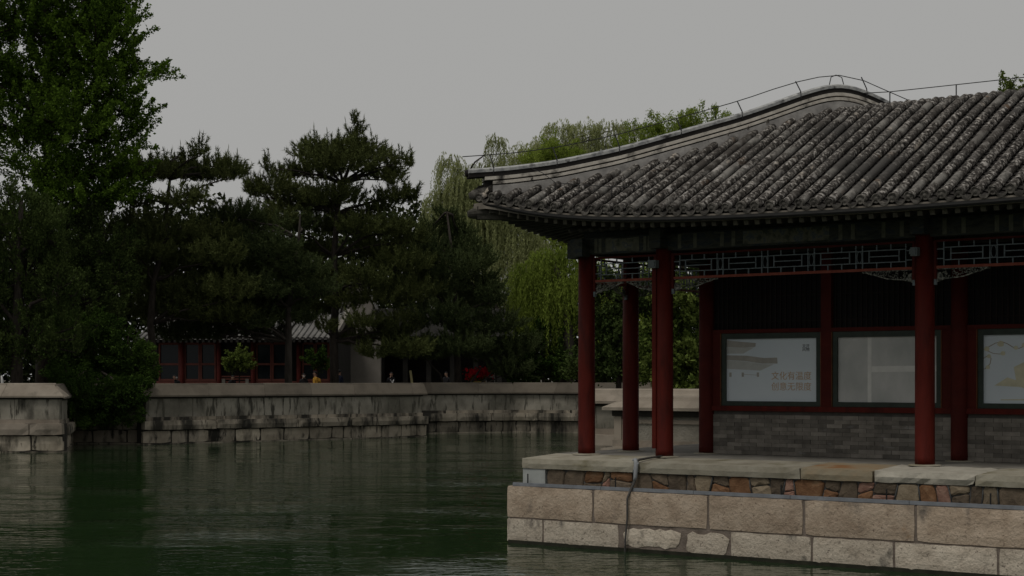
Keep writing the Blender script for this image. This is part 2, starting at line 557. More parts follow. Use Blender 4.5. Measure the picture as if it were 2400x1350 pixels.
# --- stepped granite base
base_bed = MB()
base_bed.box(-.74, 12.1, -1.086, 6.9, -.6, .885)
PB = base_bed.build('base_core', 'granite_mortar', PAV)
top_j = [-.78, .84, 2.81, 4.33, 5.95, 7.75, 9.3, 10.7, 12.1]
bot_j = [-.78, -.09, 1.30, 2.40, 3.17, 4.45, 5.65, 7.07, 8.4, 9.9, 11.1, 12.1]
for k in range(len(top_j) - 1):
    gpn = .012 if k % 2 else .02
    st = stone_mb(top_j[k] + (gpn if k else 0), top_j[k + 1] - gpn, .412, .90, -1.105, -1.0, .006, .0035, .11, 10 + k, .009)
    st.build('base_stone', 'granite', PAV)
for k in range(len(bot_j) - 1):
    wob = .045 if k in (2, 3) else .008
    g0, g1 = (.012, .012)
    if k == 2: g0, g1 = .06, .03
    if k == 3: g0, g1 = .05, .014
    st = stone_mb(bot_j[k] + (g0 if k else 0), bot_j[k + 1] - g1, .0 + (.07 if k == 2 else .03), .40 - (.03 if k in (2, 3) else .005), -1.105, -1.0, .006, .004, .09, 40 + k, wob)
    st.build('base_stone', 'granite_pale', PAV)
MB().box(-.76, 12.1, -1.10, -1.0, -.5, .055).build('waterline_course', 'algae', PAV)
# left return of the base
for zz, nm, mt in (((.415, .90), 'a', 'granite'), ((.03, .40), 'b', 'granite_pale')):
    yy = -1.09
    k = 0
    while yy < 6.6:
        y1 = min(6.7, yy + 1.1 + .5 * ((k * 37) % 5) / 5)
        sb = stone_mb(yy + .01, y1 - .01, zz[0], zz[1], -.785, -.70, .01, .005, .3, 70 + k)
        sb.v = [(vy, yv, z) for (yv, vy, z) in sb.v]
        sb.f = [q[::-1] for q in sb.f]
        sb.build('base_stone', mt, PAV, True)
        yy = y1
        k += 1

# --- rubble band with slab edge on top
MB().box(-.50, 12.0, -.93, 6.5, .885, 1.19).build('rubble_bed', 'rubble_bed', PAV)
MB().box(-.56, -.14, -.975, -.80, .905, 1.175).build('plaster_block', 'plaster', PAV)
rr = random.Random(5)
bx = [(-.12, -.12)]
while bx[-1][0] < 11.8:
    wd = rr.uniform(.16, .40)
    bx.append((bx[-1][0] + wd, bx[-1][0] + wd + rr.uniform(-.07, .07)))
def rubble(poly, k):
    n_ = len(poly)
    cx, cz = sum(p_[0] for p_ in poly) / n_, sum(p_[1] for p_ in poly) / n_
    rj = random.Random(k * 13)
    ring = []
    for i in range(n_):
        (x0_, z0_), (x1_, z1_) = poly[i], poly[(i + 1) % n_]
        for f_ in (.14, .5, .86):
            jz = rj.uniform(-.008, .008)
            ring.append((x0_ + (x1_ - x0_) * f_ + jz, z0_ + (z1_ - z0_) * f_ + rj.uniform(-.006, .006)))
    m_ = len(ring)
    vs, fs = [], []
    for sh, yy in ((.006, -.92), (.010, -.946), (.030, -.958)):
        for (x_, z_) in ring:
            d_ = math.hypot(x_ - cx, z_ - cz) or 1
            k_ = max(.2, 1 - sh / d_)
            vs.append((cx + (x_ - cx) * k_, yy + rj.uniform(-.007, .007), cz + (z_ - cz) * k_))
    vs.append((cx, -.962 + rj.uniform(-.008, .006), cz))
    for r_ in range(2):
        for i in range(m_):
            fs.append((r_ * m_ + i, r_ * m_ + (i + 1) % m_, (r_ + 1) * m_ + (i + 1) % m_, (r_ + 1) * m_ + i))
    for i in range(m_):
        fs.append((2 * m_ + i, 2 * m_ + (i + 1) % m_, 3 * m_))
    mt = ['rubble_orange', 'rubble_tan', 'rubble_brown', 'rubble_tan', 'rubble_brown', 'rubble_brown', 'rubble_tan', 'rubble_orange', 'rubble_pink'][rr.randrange(9)]
    MB().add(vs, fs).build('rubble_stone', mt, PAV)
k = 0
ZL, ZH = .905, 1.18
for i in range(len(bx) - 1):
    (b0, t0), (b1, t1) = bx[i], bx[i + 1]
    q_ = rr.random()
    if q_ < .4:
        zl, zr_ = rr.uniform(.98, 1.10), rr.uniform(.98, 1.10)
        def mixx(b_, t_, z_):
            return b_ + (t_ - b_) * (z_ - ZL) / (ZH - ZL)
        xl, xr = mixx(b0, t0, zl), mixx(b1, t1, zr_)
        rubble([(b0, ZL), (b1, ZL), (xr, zr_), (xl, zl)], k)
        rubble([(xl, zl), (xr, zr_), (t1, ZH), (t0, ZH)], k + 1)
    else:
        rubble([(b0, ZL), (b1, ZL), (t1, ZH), (t0, ZH)], k)
    k += 2
    if b1 > 2.6 and rr.random() < .7:
        MB().tube([(b1, -.95, .91), ((b1 + t1) / 2 + rr.uniform(-.015, .015), -.966, 1.04), (t1, -.95, 1.175)], [.008, .010, .008], 6).build('mortar_bead', 'mortar_bead', PAV, True)

sl_j = [-.57, 1.58, 4.22, 5.30, 6.72, 8.6, 10.2, 11.95]
sl_m = ['slab', 'slab', 'slab_rust', 'slab_pale', 'slab', 'slab', 'slab']
for k in range(len(sl_j) - 1):
    rough_ = k == 3
    st = stone_mb(sl_j[k] + (.004 if k else 0), sl_j[k + 1] - .004, 1.178, 1.338, -1.0, -.02, .008 if not rough_ else .02, .006 if not rough_ else .02, .10, 90 + k, .007 if not rough_ else .014)
    # top rises towards the columns so that rain runs off
    st.v = [(a, b_, c + (.042 * (b_ + 1.0) / .98 if c > 1.28 else 0)) for a, b_, c in st.v]
    st.build('edge_slab', sl_m[k], PAV)
b = MB()
b.box(-.56, 11.95, -.018, 6.3, 1.18, FL - .001)
b.build('platform_floor', 'floor', PAV)

# --- columns
def column(s, t, r, z1, mt='red_paint', base=True, name='column'):
    path = [(s, t, FL), (s, t, FL + .12), (s, t, FL + .125), (s, t, FL + 1.4), (s, t, z1)]
    o = MB().tube(path, [r * 1.015, r * 1.015, r, r, r * .96], 28).build(name, mt, PAV, True)
    if base:
        MB().tube([(s, t, FL - .004), (s, t, FL + .008), (s, t, FL + .014)], [r * 1.7, r * 1.65, r * 1.2], 24).build('column_base', 'slab', o)
    return o

CR = .137
cols = [(0, 0), (S_B, 0), (S_C, 0), (S_D, 0), (S_E, 0), (0, T_D), (0, 2 * TC - T_D), (0, 2 * TC), (S_E, T_D), (S_E, 2 * TC), (S_B, 2 * TC), (S_C, 2 * TC), (S_D, 2 * TC)]
COL = {}
for s, t in cols:
    COL[(s, t)] = column(s, t, CR, 4.62)
for s, t in ((S_B, T_D), (S_C, T_D), (S_D, T_D)):
    column(s, t, .125, 4.9, 'red_shaded', name='inner_column')

# conduit down column B, lamp boxes
MB().box(S_B - .145, S_B - .075, -.135, -.09, FL + .13, 4.42).build('conduit', 'red_paint', COL[(S_B, 0)])
for s in (S_B, S_C):
    lb = MB().box(s - .16 if s == S_B else s - .12, s - .02 if s == S_B else s - .02, -.235, -.12, 4.30, 4.42)
    lb.box(s - .13, s - .04, -.25, -.235, 4.325, 4.395)
    lb.build('lamp_box', 'lamp_grey', COL[(s, 0)])

# --- eave beams, purlins
def beam(a, b, name='eave_beam'):
    a, b = Vector((a[0], a[1], 0)), Vector((b[0], b[1], 0))
    o = MB().bar(a + Vector((0, 0, 4.70)), b + Vector((0, 0, 4.70)), .16, .26).build(name, 'beam_paint', PAV)
    MB().bar(a + Vector((0, 0, 4.875)), b + Vector((0, 0, 4.875)), .10, .08).build('beam_board', 'beam_dark', o)
    MB().tube([a + Vector((0, 0, 5.03)), b + Vector((0, 0, 5.03))], .115, 12).build('purlin', 'beam_dark', o, True)
fr = [0, S_B, S_C, S_D, S_E]
MT['beam_panel'] = material('beam_panel', [(0.38, (.05, .055, .04)), (0.52, (.13, .125, .085)), (0.62, (.06, .075, .085)), (0.72, (.16, .15, .11))], 7, .7, detail=3)
MT['beam_band'] = plain('beam_band', (.10, .10, .07), .7, .3, 12)
for i in range(4):
    a_, b_ = fr[i] + .17, fr[i + 1] - .17
    w_ = b_ - a_
    MB().box(a_ + w_ * .32, b_ - w_ * .32, -.084, -.0805, 4.60, 4.80).build('painted_panel', 'beam_panel', PAV)
    for f_ in (.03, .10, .22, .27):
        for x_ in (a_ + w_ * f_, b_ - w_ * f_ - .05):
            MB().box(x_, x_ + min(.06, w_ * .05), -.084, -.0805, 4.59, 4.81).build('painted_band', 'beam_band', PAV)
    beam((fr[i], 0), (fr[i + 1], 0))
    beam((fr[i], 2 * TC), (fr[i + 1], 2 * TC))
tl = [0, T_D, 2 * TC - T_D, 2 * TC]
for i in range(3):
    beam((0, tl[i]), (0, tl[i + 1]))
    beam((S_E, tl[i]), (S_E, tl[i + 1]))
beam((S_B, T_D), (S_D, T_D), 'inner_beam')
for (s, t) in ((S_B, 0), (S_C, 0), (S_D, 0)):
    MB().box(s - .10, s + .10, -.30, .1, 4.60, 4.90).build('beam_head', 'beam_paint', PAV)
MB().box(-.30, -.08, -.11, .11, 4.52, 4.80).build('beam_head', 'beam_paint', PAV)
MB().box(-.11, .11, -.30, -.08, 4.53, 4.81).build('beam_head', 'beam_paint', PAV)
# gallery tie beams from outer to inner columns, seen through the openings
for s in (S_B, S_C, S_D):
    MB().box(s - .07, s + .07, .1, T_D - .1, 4.45, 4.72).build('tie_beam', 'beam_dark', PAV)

# --- hanging lattice panels with carved brackets
def lattice_panel(a, b, units, mirror=False):
    """between columns at plan points a and b"""
    a, b = Vector((a[0], a[1])), Vector((b[0], b[1]))
    d = (b - a)
    ln = d.length - 2 * CR
    d.normalize()
    o2 = a + d * CR
    M_ = Matrix.Translation((o2.x, o2.y, 0)) @ Matrix.Rotation(math.atan2(d.y, d.x), 4, 'Z')
    Z0, Z1 = 4.125, 4.525
    h = MB()
    h.box(.0, ln, -.025, .025, Z1 - .03, Z1)
    h.box(.0, .04, -.028, .028, 3.98, Z1 - .031)
    h.box(ln - .04, ln, -.028, .028, 3.98, Z1 - .031)
    p = link('hanging_lattice', h.mesh('hanging_lattice', 'red_shaded'), PAV, M_)
    MB().box(.041, ln - .041, -.027, .027, Z0, Z0 + .038).build('bottom_rail', 'orange_rail', p)
    for xx in (.002, ln - .038):
        MB().box(xx, xx + .036, -.02, .02, 3.90, 3.979).build('post_tip', 'lattice', p)
    L_ = MB()
    z0, z1 = Z0 + .038, Z1 - .03
    hz_ = z1 - z0
    q = .0065
    x0, x1 = .04, ln - .04
    gap = .10
    uw = (x1 - x0 - gap * (units + 1)) / units
    def H(xa, xb, z):
        L_.box(xa, xb, -.012, .012, z - q, z + q)
    def V(x_, za, zb):
        L_.box(x_ - q, x_ + q, -.0125, .0125, za, zb)
    for u_ in range(units):
        xa = x0 + gap + u_ * (uw + gap)
        xb = xa + uw
        V(xa, z0, z1); V(xb, z0, z1)
        H(xa, xb, z0 + hz_ * .24); H(xa, xb, z0 + hz_ * .76)
        V(xa + .10, z0 + hz_ * .24, z0 + hz_ * .76); V(xb - .10, z0 + hz_ * .24, z0 + hz_ * .76)
        H(xa + .10, xb - .10, z0 + hz_ * .5)
        for fr_ in (.33, .66):
            V(xa + uw * fr_, z0, z0 + hz_ * .24); V(xa + uw * fr_, z0 + hz_ * .76, z1)
        # rings between the units
        if u_ < units - 1:
            cx_, cz_ = xb + gap / 2, z0 + hz_ * .5
            pts = [(cx_ + (gap / 2 - .012) * math.cos(k_ * math.pi / 6), 0, cz_ + .085 * math.sin(k_ * math.pi / 6)) for k_ in range(13)]
            L_.tube(pts, q, 4, cap=False)
            H(xb, xb + gap, z0 + hz_ * .25); H(xb, xb + gap, z0 + hz_ * .75)
    H(x0, x0 + gap, z0 + hz_ * .3); H(x0, x0 + gap, z0 + hz_ * .7)
    H(x1 - gap, x1, z0 + hz_ * .3); H(x1 - gap, x1, z0 + hz_ * .7)
    L_.build('lattice', 'lattice', p)
    # carved corner brackets: pierced scrollwork inside an S-edged outline
    bl = min(.74, ln * .43)
    for sd in (0, 1):
        cb = MB()
        r2 = random.Random(3)
        edge = []
        for k_ in range(11):
            fx = k_ / 10
            edge.append((.042 + bl * fx, Z0 - .004 - .175 * (1 - fx) ** .75 * (1 - .10 * math.sin(fx * 9))))
        for k_ in range(10):
            (xa, za), (xb, zb) = edge[k_], edge[k_ + 1]
            cb.bar((xa, 0, za), (xb, 0, zb), .022, .016)
        n_ = 0
        while n_ < 46:
            fx = r2.random() ** 1.3
            zz = Z0 - .004 - .175 * (1 - fx) ** .75 * r2.uniform(.05, .95)
            xx = .042 + bl * fx
            ra = r2.uniform(.010, .022)
            a0 = r2.uniform(0, 6.28)
            pts = [(xx + ra * math.cos(a0 + j * .9), r2.uniform(-.004, .004), zz + ra * math.sin(a0 + j * .9)) for j in range(6)]
            cb.tube(pts, .006, 4)
            n_ += 1
        cb.bar((.043, 0, Z0 - .006), (.042 + bl, 0, Z0 - .006), .02, .012)
        cb.add([(.042, .004, Z0 - .18), (.042 + .12, .004, Z0 - .155), (.042 + .05, .004, Z0 - .05), (.042, .004, Z0 - .05)], [(0, 1, 2, 3)])
        if sd:
            cb.v = [(ln - a_, b_, c_) for a_, b_, c_ in cb.v]
        cb.build('carved_bracket', 'carved', p)

for i, u_ in zip(range(4), (1, 5, 5, 1)):
    lattice_panel((fr[i], 0), (fr[i + 1], 0), u_)
for i, u_ in zip(range(3), (1, 3, 1)):
    lattice_panel((0, tl[i]), (0, tl[i + 1]), u_)

# --- inner room: brick dado, windows, posters
WT = T_D                                  # wall plane
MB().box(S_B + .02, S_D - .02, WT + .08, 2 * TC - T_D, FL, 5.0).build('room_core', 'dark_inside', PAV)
def bay(s0, s1, full):
    jm = MB().box(s0 + .10, s1 - .10, WT + .02, WT + .085, FL, 2.072).build('dado_wall', 'brick_joint', PAV)
    bw, bh = .262, .0575
    me = MB().box(-bw / 2 + .001, bw / 2 - .001, 0, .03, 0, bh + .003).mesh('brick', 'brick')
    z = FL + .004
    row = 0
    while z + bh < 2.07:
        x_ = s0 + .11 - (bw / 2 if row % 2 else 0)
        while x_ < s1 - .12:
            a0, a1 = max(x_, s0 + .10), min(x_ + bw, s1 - .10)
            if a1 - a0 > .04:
                sc = (a1 - a0) / bw
                link('brick', me, jm, Matrix.Translation(((a0 + a1) / 2, WT - .008 + random.uniform(-.003, .003), z)) @ Matrix.Diagonal((sc, 1, 1, 1)))
            x_ += bw + .003
        z += bh + .006
        row += 1
    MB().box(s0 + .09, s1 - .09, WT - .045, WT + .08, 2.075, 2.155).build('sill_rail', 'red_paint', PAV)
    MB().box(s0 + .09, s1 - .09, WT - .03, WT + .08, 3.315, 3.375).build('transom_rail', 'red_shaded', PAV)
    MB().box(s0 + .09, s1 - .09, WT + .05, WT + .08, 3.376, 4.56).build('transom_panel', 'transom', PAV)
    tb = MB()
    xx = s0 + .2
    while xx < s1 - .2:
        tb.box(xx - .008, xx + .008, WT + .02, WT + .049, 3.376, 4.5)
        xx += .085
    for zz in (3.5, 3.9, 4.3):
        tb.box(s0 + .1, s1 - .1, WT + .025, WT + .0485, zz - .008, zz + .008)
    tb.build('transom_lattice', 'transom_bar', PAV)
    mid = (s0 + s1) / 2
    MB().box(mid - .085, mid + .085, WT - .035, WT + .08, 2.156, 4.56).build('mullion_post', 'red_shaded', PAV)
    for e_ in (s0 + .10, s1 - .26):
        MB().box(e_, e_ + .16, WT - .02, WT + .08, 2.156, 3.314).build('jamb', 'red_shaded', PAV)
    for e_ in (mid - .098, mid + .087, s0 + .262, s1 - .274):
        MB().box(e_, e_ + .011, WT - .03, WT + .03, 2.156, 3.314).build('jamb_strip', 'window_brown', PAV)
    res = []
    for a0, a1 in ((s0 + .275, mid - .10), (mid + .10, s1 - .275)):
        fo = MB()
        y0, y1 = WT - .01, WT + .07
        fo.box(a0, a0 + .075, y0, y1, 2.158, 3.312)
        fo.box(a1 - .075, a1, y0, y1, 2.158, 3.312)
        fo.box(a0 + .075, a1 - .075, y0, y1, 3.225, 3.312)
        fo.box(a0 + .075, a1 - .075, y0, y1, 2.158, 2.232)
        wf = fo.build('window_frame', 'window_green', PAV)
        res.append((wf, a0 + .075, a1 - .075, 2.232, 3.225, WT + .03))
    return res

W1 = bay(S_B, S_C, True)
W2 = bay(S_C, S_D, False)

def sheet(poly, y, name, mat, parent, th=.0015):
    n_ = len(poly)
    vs = [(a, y, c) for a, c in poly] + [(a, y + th, c) for a, c in poly]
    fs = [tuple(range(n_)), tuple(range(2 * n_ - 1, n_ - 1, -1))] + [(i, i + n_, (i + 1) % n_ + n_, (i + 1) % n_) for i in range(n_)]
    return MB().add(vs, fs).build(name, mat, parent)

def text_mesh(body, size, mat, parent, loc, name, sx=1.0, space=1.0):
    cu = bpy.data.curves.new(name, 'FONT')
    cu.body = body
    cu.size = size
    cu.space_character = space
    cu.extrude = .0004
    cu.resolution_u = 2
    to = bpy.data.objects.new('tmp', cu)
    C.objects.link(to)
    dg = bpy.context.evaluated_depsgraph_get()
    me = bpy.data.meshes.new_from_object(to.evaluated_get(dg))
    bpy.data.objects.remove(to)
    me.materials.clear()
    me.materials.append(MT[mat])
    return link(name, me, parent, Matrix.Translation(loc) @ Matrix.Rotation(R(90), 4, 'X') @ Matrix.Diagonal((sx, 1, 1, 1)))

# poster one: faint palace roofs, slogan, seal
wf, a0, a1, z0, z1, py = W1[0]
po = sheet([(a0, z0), (a1, z0), (a1, z1), (a0, z1)], py, 'poster', 'poster_white', wf, .01)
def pp(fx, fz):
    return (a0 + (a1 - a0) * fx, z1 - (z1 - z0) * fz)
py1 = py - .002
sheet([pp(0, .02), pp(.33, .07), pp(.325, .13), pp(.2, .14), pp(0, .13)], py1, 'print_roof', 'print_grey_dark', po)
sheet([pp(0, .135), pp(.31, .14), pp(.19, .235), pp(0, .235)], py1, 'print_roof', 'print_grey', po)
sheet([pp(0, .26), pp(.22, .27), pp(.42, .31), pp(.565, .305), pp(.57, .40), pp(.40, .40), pp(.2, .355), pp(0, .34)], py1, 'print_roof', 'print_grey_dark', po)
sheet([pp(0, .345), pp(.2, .36), pp(.4, .405), pp(.53, .41), pp(.38, .51), pp(0, .48)], py1, 'print_roof', 'print_grey', po)
for fx in (.03, .17, .34):
    sheet([pp(fx, .54), pp(fx + .025, .54), pp(fx + .025, .61), pp(fx, .61)], py1, 'print_roof', 'print_grey_dark', po)
sheet([pp(.18, .565), pp(.35, .58), pp(.35, .586), pp(.18, .571)], py1, 'print_roof', 'print_grey_dark', po)
ts = (a1 - a0) * .088
text_mesh('文化有温度', ts, 'print_gold', po, (pp(.50, 0)[0], py1, pp(0, .645)[1]), 'lettering', 1.0, 1.0)
text_mesh('创意无限度', ts, 'print_gold', po, (pp(.50, 0)[0], py1, pp(0, .815)[1]), 'lettering', 1.0, 1.0)
text_mesh('天开', ts * .46, 'print_black', po, (pp(.838, 0)[0], py1, pp(0, .15)[1]), 'seal_mark')
text_mesh('风物', ts * .46, 'print_black', po, (pp(.838, 0)[0], py1, pp(0, .205)[1]), 'seal_mark')
# poster two: grey paper, pale mullion showing through
wf, a0, a1, z0, z1, py = W1[1]
po = sheet([(a0, z0), (a1, z0), (a1, z1), (a0, z1)], py, 'paper_sheet', 'poster_grey', wf, .01)
sheet([pp(.305, 0.0), pp(.345, 0.0), pp(.345, 1), pp(.305, 1)], py - .002, 'pale_strip', 'poster_pale', po)
sheet([pp(.346, .45), pp(1, .44), pp(1, .53), pp(.346, .54)], py - .002, 'pale_strip', 'poster_pale', po)
# poster three: twisting blossom branch and yellow mist
wf, a0, a1, z0, z1, py = W2[0]
po = sheet([(a0, z0), (a1, z0), (a1, z1), (a0, z1)], py, 'poster', 'poster_white', wf, .01)
def branch(pts, wd, mat='print_brown'):
    bb = MB()
    for (xa, ya), (xb, yb) in zip(pts[:-1], pts[1:]):
        (pa_, qa_), (pb_, qb_) = pp(xa, ya), pp(xb, yb)
        bb.bar((pa_, py - .0015, qa_), (pb_, py - .0015, qb_), .002, wd * 1.6)
    bb.build('print_branch', mat, po)
branch([(0, .21), (.05, .17), (.11, .12), (.17, .10), (.22, .13), (.27, .18), (.33, .20), (.4, .15)], .006)
branch([(0, .34), (.03, .31), (.07, .34), (.06, .42), (.02, .49), (0, .5)], .006)
branch([(.02, .22), (.09, .27), (.15, .28), (.2, .25)], .005)
for fx, fz, r_ in ((.03, .2, .025), (.16, .13, .03), (.18, .27, .022), (.05, .31, .02), (.04, .47, .02), (.38, .15, .025), (.3, .19, .02)):
    sheet([pp(fx + r_ * math.cos(k_ * .9) * (1 + .3 * (k_ % 2)), fz + r_ * 1.5 * math.sin(k_ * .9)) for k_ in range(7)], py - .003, 'print_blossom', 'print_yellow', po)
sheet([pp(.10, .74), pp(.22, .62), pp(.30, .66), pp(.28, .47), pp(.40, .38), pp(.62, .36), pp(.8, .5), pp(.85, .72), pp(.6, .84), pp(.42, .82), pp(.35, .76)], py - .002, 'print_mist', 'print_yellow', po)
sheet([pp(.16, .94), pp(.5, .93), pp(.5, .95), pp(.16, .955)], py - .002, 'print_mist', 'print_yellow', po)
wf, a0, a1, z0, z1, py = W2[1]
sheet([(a0, z0), (a1, z0), (a1, z1), (a0, z1)], py, 'paper_sheet', 'poster_grey', wf, .01)

# --- roof
# deck with concave pan-tile troughs
PITCH = .228
S0 = -1.17
rows = []
s = S0
while s < LEN + 1.2:
    rows.append(s)
    s += PITCH

def t_top(s):
    ds = min(s, LEN - s)
    return min(ds + .02, TC + .35)

deck = MB()
for s in rows + []:
    for half in (0,):
        sa, sb_ = s, s + PITCH
        te = eave_t(s + PITCH / 2) + .01
        tt = t_top(s + PITCH / 2) + (.12 if s < TC else 0)
        if tt - te < .05 or sb_ > LEN + 1.25:
            continue
        nt = max(2, int((tt - te) / .12))
        for i in range(nt):
            ta, tb_ = te + (tt - te) * i / nt, te + (tt - te) * (i + 1) / nt
            vs = []
            for kx in range(5):
                sx = sa + PITCH * kx / 4
                dz = -.015 - .055 * (1 - (kx / 2 - 1) ** 2)
                vs.append((sx, ta, roof_z(sx, ta) + dz + .018))
                vs.append((sx, tb_, roof_z(sx, tb_) + dz - .0))
            deck.add(vs, [(2 * q, 2 * q + 2, 2 * q + 3, 2 * q + 1) for q in range(4)])
ROOF = deck.build('roof', 'pan_tile', PAV)
# plain underlay closing the whole roof (ends and back slope too)
ul = MB()
gs = np.linspace(-1.3, LEN + 1.3, 70)
gt = np.linspace(-1.3, 2 * TC + 1.3, 44)
idx = {}
for j, t in enumerate(gt):
    for i, s in enumerate(gs):
        idx[i, j] = len(ul.v)
        ul.v.append((s, t, roof_z(s, t) - .10))
for j in range(len(gt) - 1):
    for i in range(len(gs) - 1):
        if min(gs[i], LEN - gs[i + 1]) < -1.19 and min(gt[j], 2 * TC - gt[j + 1]) < -1.19 and False:
            continue
        ul.f.append((idx[i, j], idx[i + 1, j], idx[i + 1, j + 1], idx[i, j + 1]))
        ul.m.append(0)
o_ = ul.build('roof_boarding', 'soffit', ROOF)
sm = o_.modifiers.new('thickness', 'SOLIDIFY')
sm.thickness = .03

# barrel cover tiles
TL = .245
def barrel_mesh(r0, r1, ln, nseg=9):
    vs, fs = [], []
    for (yy, r) in ((0, r0), (ln * .5, (r0 + r1) / 2), (ln, r1)):
        for k in range(nseg):
            a = math.pi * (k / (nseg - 1)) * 1.16 - .25
            vs.append((-math.cos(a) * r, yy, math.sin(a) * r))
    for i in range(2):
        for k in range(nseg - 1):
            fs.append((i * nseg + k, i * nseg + k + 1, (i + 1) * nseg + k + 1, (i + 1) * nseg + k))
    return MB().add(vs, [q[::-1] for q in fs])
tile_mb = barrel_mesh(.0655, .0635, TL * 1.13 + .018)
tile_me = tile_mb.mesh('cover_tile', 'roof_tile', True)
# eave end tile: round face with a raised rim
em = MB()
nn = 16
prof_ = [(.069, .05), (.069, -.004), (.060, -.010), (.056, -.004), (.030, -.004), (.022, -.012), (.0, -.014)]
vs, fs = [], []
for r_, yy in prof_[:-1]:
    for k in range(nn):
        a = 2 * math.pi * k / nn
        vs.append((r_ * math.cos(a), yy, r_ * math.sin(a)))
vs.append((0, prof_[-1][1], 0))
for i in range(len(prof_) - 2):
    for k in range(nn):
        fs.append((i * nn + k, i * nn + (k + 1) % nn, (i + 1) * nn + (k + 1) % nn, (i + 1) * nn + k))
base_i = (len(prof_) - 2) * nn
for k in range(nn):
    fs.append((base_i + k, base_i + (k + 1) % nn, len(vs) - 1))
end_me = em.add(vs, fs).mesh('eave_end_tile', 'tile_end', True)
# drip tile: scalloped tongue between the rows
dm = MB()
pts = []
for k in range(13):
    fx = k / 12 * 2 - 1
    pts.append((fx * .088, .005 - .045 * (1 - fx * fx)))
low = []
for k in range(13):
    fx = 1 - k / 12 * 2
    low.append((fx * .088, .0 - .045 * (1 - fx * fx) - .034 * (1 - abs(fx) ** 2.4) - .006))
po_ = pts + low
nq = len(po_)
dm.add([(a, -.006, c) for a, c in po_] + [(a, .012, c) for a, c in po_], [tuple(range(nq)), tuple(range(2 * nq - 1, nq - 1, -1))] + [(i, i + nq, (i + 1) % nq + nq, (i + 1) % nq) for i in range(nq)])
# the trough behind the tongue
tr_v = [(a, y_, c + (.0 if y_ < .1 else 0)) for y_ in (.0, .25) for a, c in pts]
dm.add(tr_v, [(k, k + 1, 13 + k + 1, 13 + k) for k in range(12)])
drip_me = dm.mesh('drip_tile', 'tile_end')

def frame_at(s, t, up=.0, jitter=0.0):
    e = .02
    p = Vector((s, t, roof_z(s, t) + up))
    ty = Vector((0, 2 * e, roof_z(s, t + e) - roof_z(s, t - e))).normalized()
    tx = Vector((2 * e, 0, roof_z(s + e, t) - roof_z(s - e, t))).normalized()
    nz_ = tx.cross(ty).normalized()
    tx = ty.cross(nz_)
    m = Matrix((tx, ty, nz_)).transposed().to_4x4()
    if jitter:
        m = m @ Euler((random.gauss(0, jitter * .5), random.gauss(0, jitter), random.gauss(0, jitter))).to_matrix().to_4x4()
    m.translation = p + nz_ * random.uniform(-.0015, .002)
    return m

cand = []
for s in rows:
    te = eave_t(s)
    tt = t_top(s)
    k = 0
    wob = random.gauss(0, .006)
    while te + k * TL < tt - .03:
        t = te + k * TL
        cand.append((s + wob + random.gauss(0, .003), t))
        k += 1
cand_sorted = sorted(range(len(cand)), key=lambda i: (0 if -1.2 < cand[i][0] < 7.3 else 1, cand[i][1] * .8 - cand[i][0] * .585 * .5))
single = set(cand_sorted[:300])
rest = MB()
for i, (s, t) in enumerate(cand):
    m = frame_at(s, t, .0, .007)
    if i in single:
        link('cover_tile', tile_me, ROOF, m)
    else:
        rest.add([m @ Vector(p) for p in tile_mb.v], tile_mb.f)
# rows of the left end slope
for s in rows:
    if s > 2 * TC + 1.2:
        break
    te = eave_t(s)
    tt = min(s, 2 * TC - s) + .02
    k = 0
    while te + k * TL < tt - .05:
        t = te + k * TL
        m = frame_at(s, t, 0, .01)
        # mirror across the hip line s = t
        rest.add([(m @ Vector(p)).yxz for p in tile_mb.v] if s < TC else [Vector(((m @ Vector(p)).y, (m @ Vector(p)).x, roof_z((m @ Vector(p)).y, (m @ Vector(p)).x))) for p in tile_mb.v], [q[::-1] for q in tile_mb.f])
        k += 1
o_ = rest.build('upper_cover_tiles', 'roof_tile', ROOF, True)
o_['kind'] = 'stuff'
for s in rows:
    te = eave_t(s)
    m = frame_at(s, te + .012, .012)
    tilt = Matrix.Translation((s, te - .003, roof_z(s, te) + .014)) @ Matrix.Rotation(R(random.uniform(4, 12)), 4, 'X') @ Matrix.Rotation(R(random.uniform(-4, 4)), 4, 'Z')
    link('eave_end_tile', end_me, ROOF, tilt)
    s2 = s + PITCH / 2
    te2 = eave_t(s2)
    tx = math.atan2(roof_z(s2 + .05, te2) - roof_z(s2 - .05, te2), .1)
    link('drip_tile', drip_me, ROOF, Matrix.Translation((s2, te2 - .02, roof_z(s2, te2) - .008)) @ Matrix.Rotation(-tx, 4, 'Y') @ Matrix.Rotation(R(random.uniform(4, 14)), 4, 'X'))
    # left end eave
    if s < 2 * TC + 1.2:
        link('eave_end_tile', end_me, ROOF, Matrix.Translation((te + .003, s, roof_z(te, s) + .014)) @ Matrix.Rotation(R(-90), 4, 'Z'))

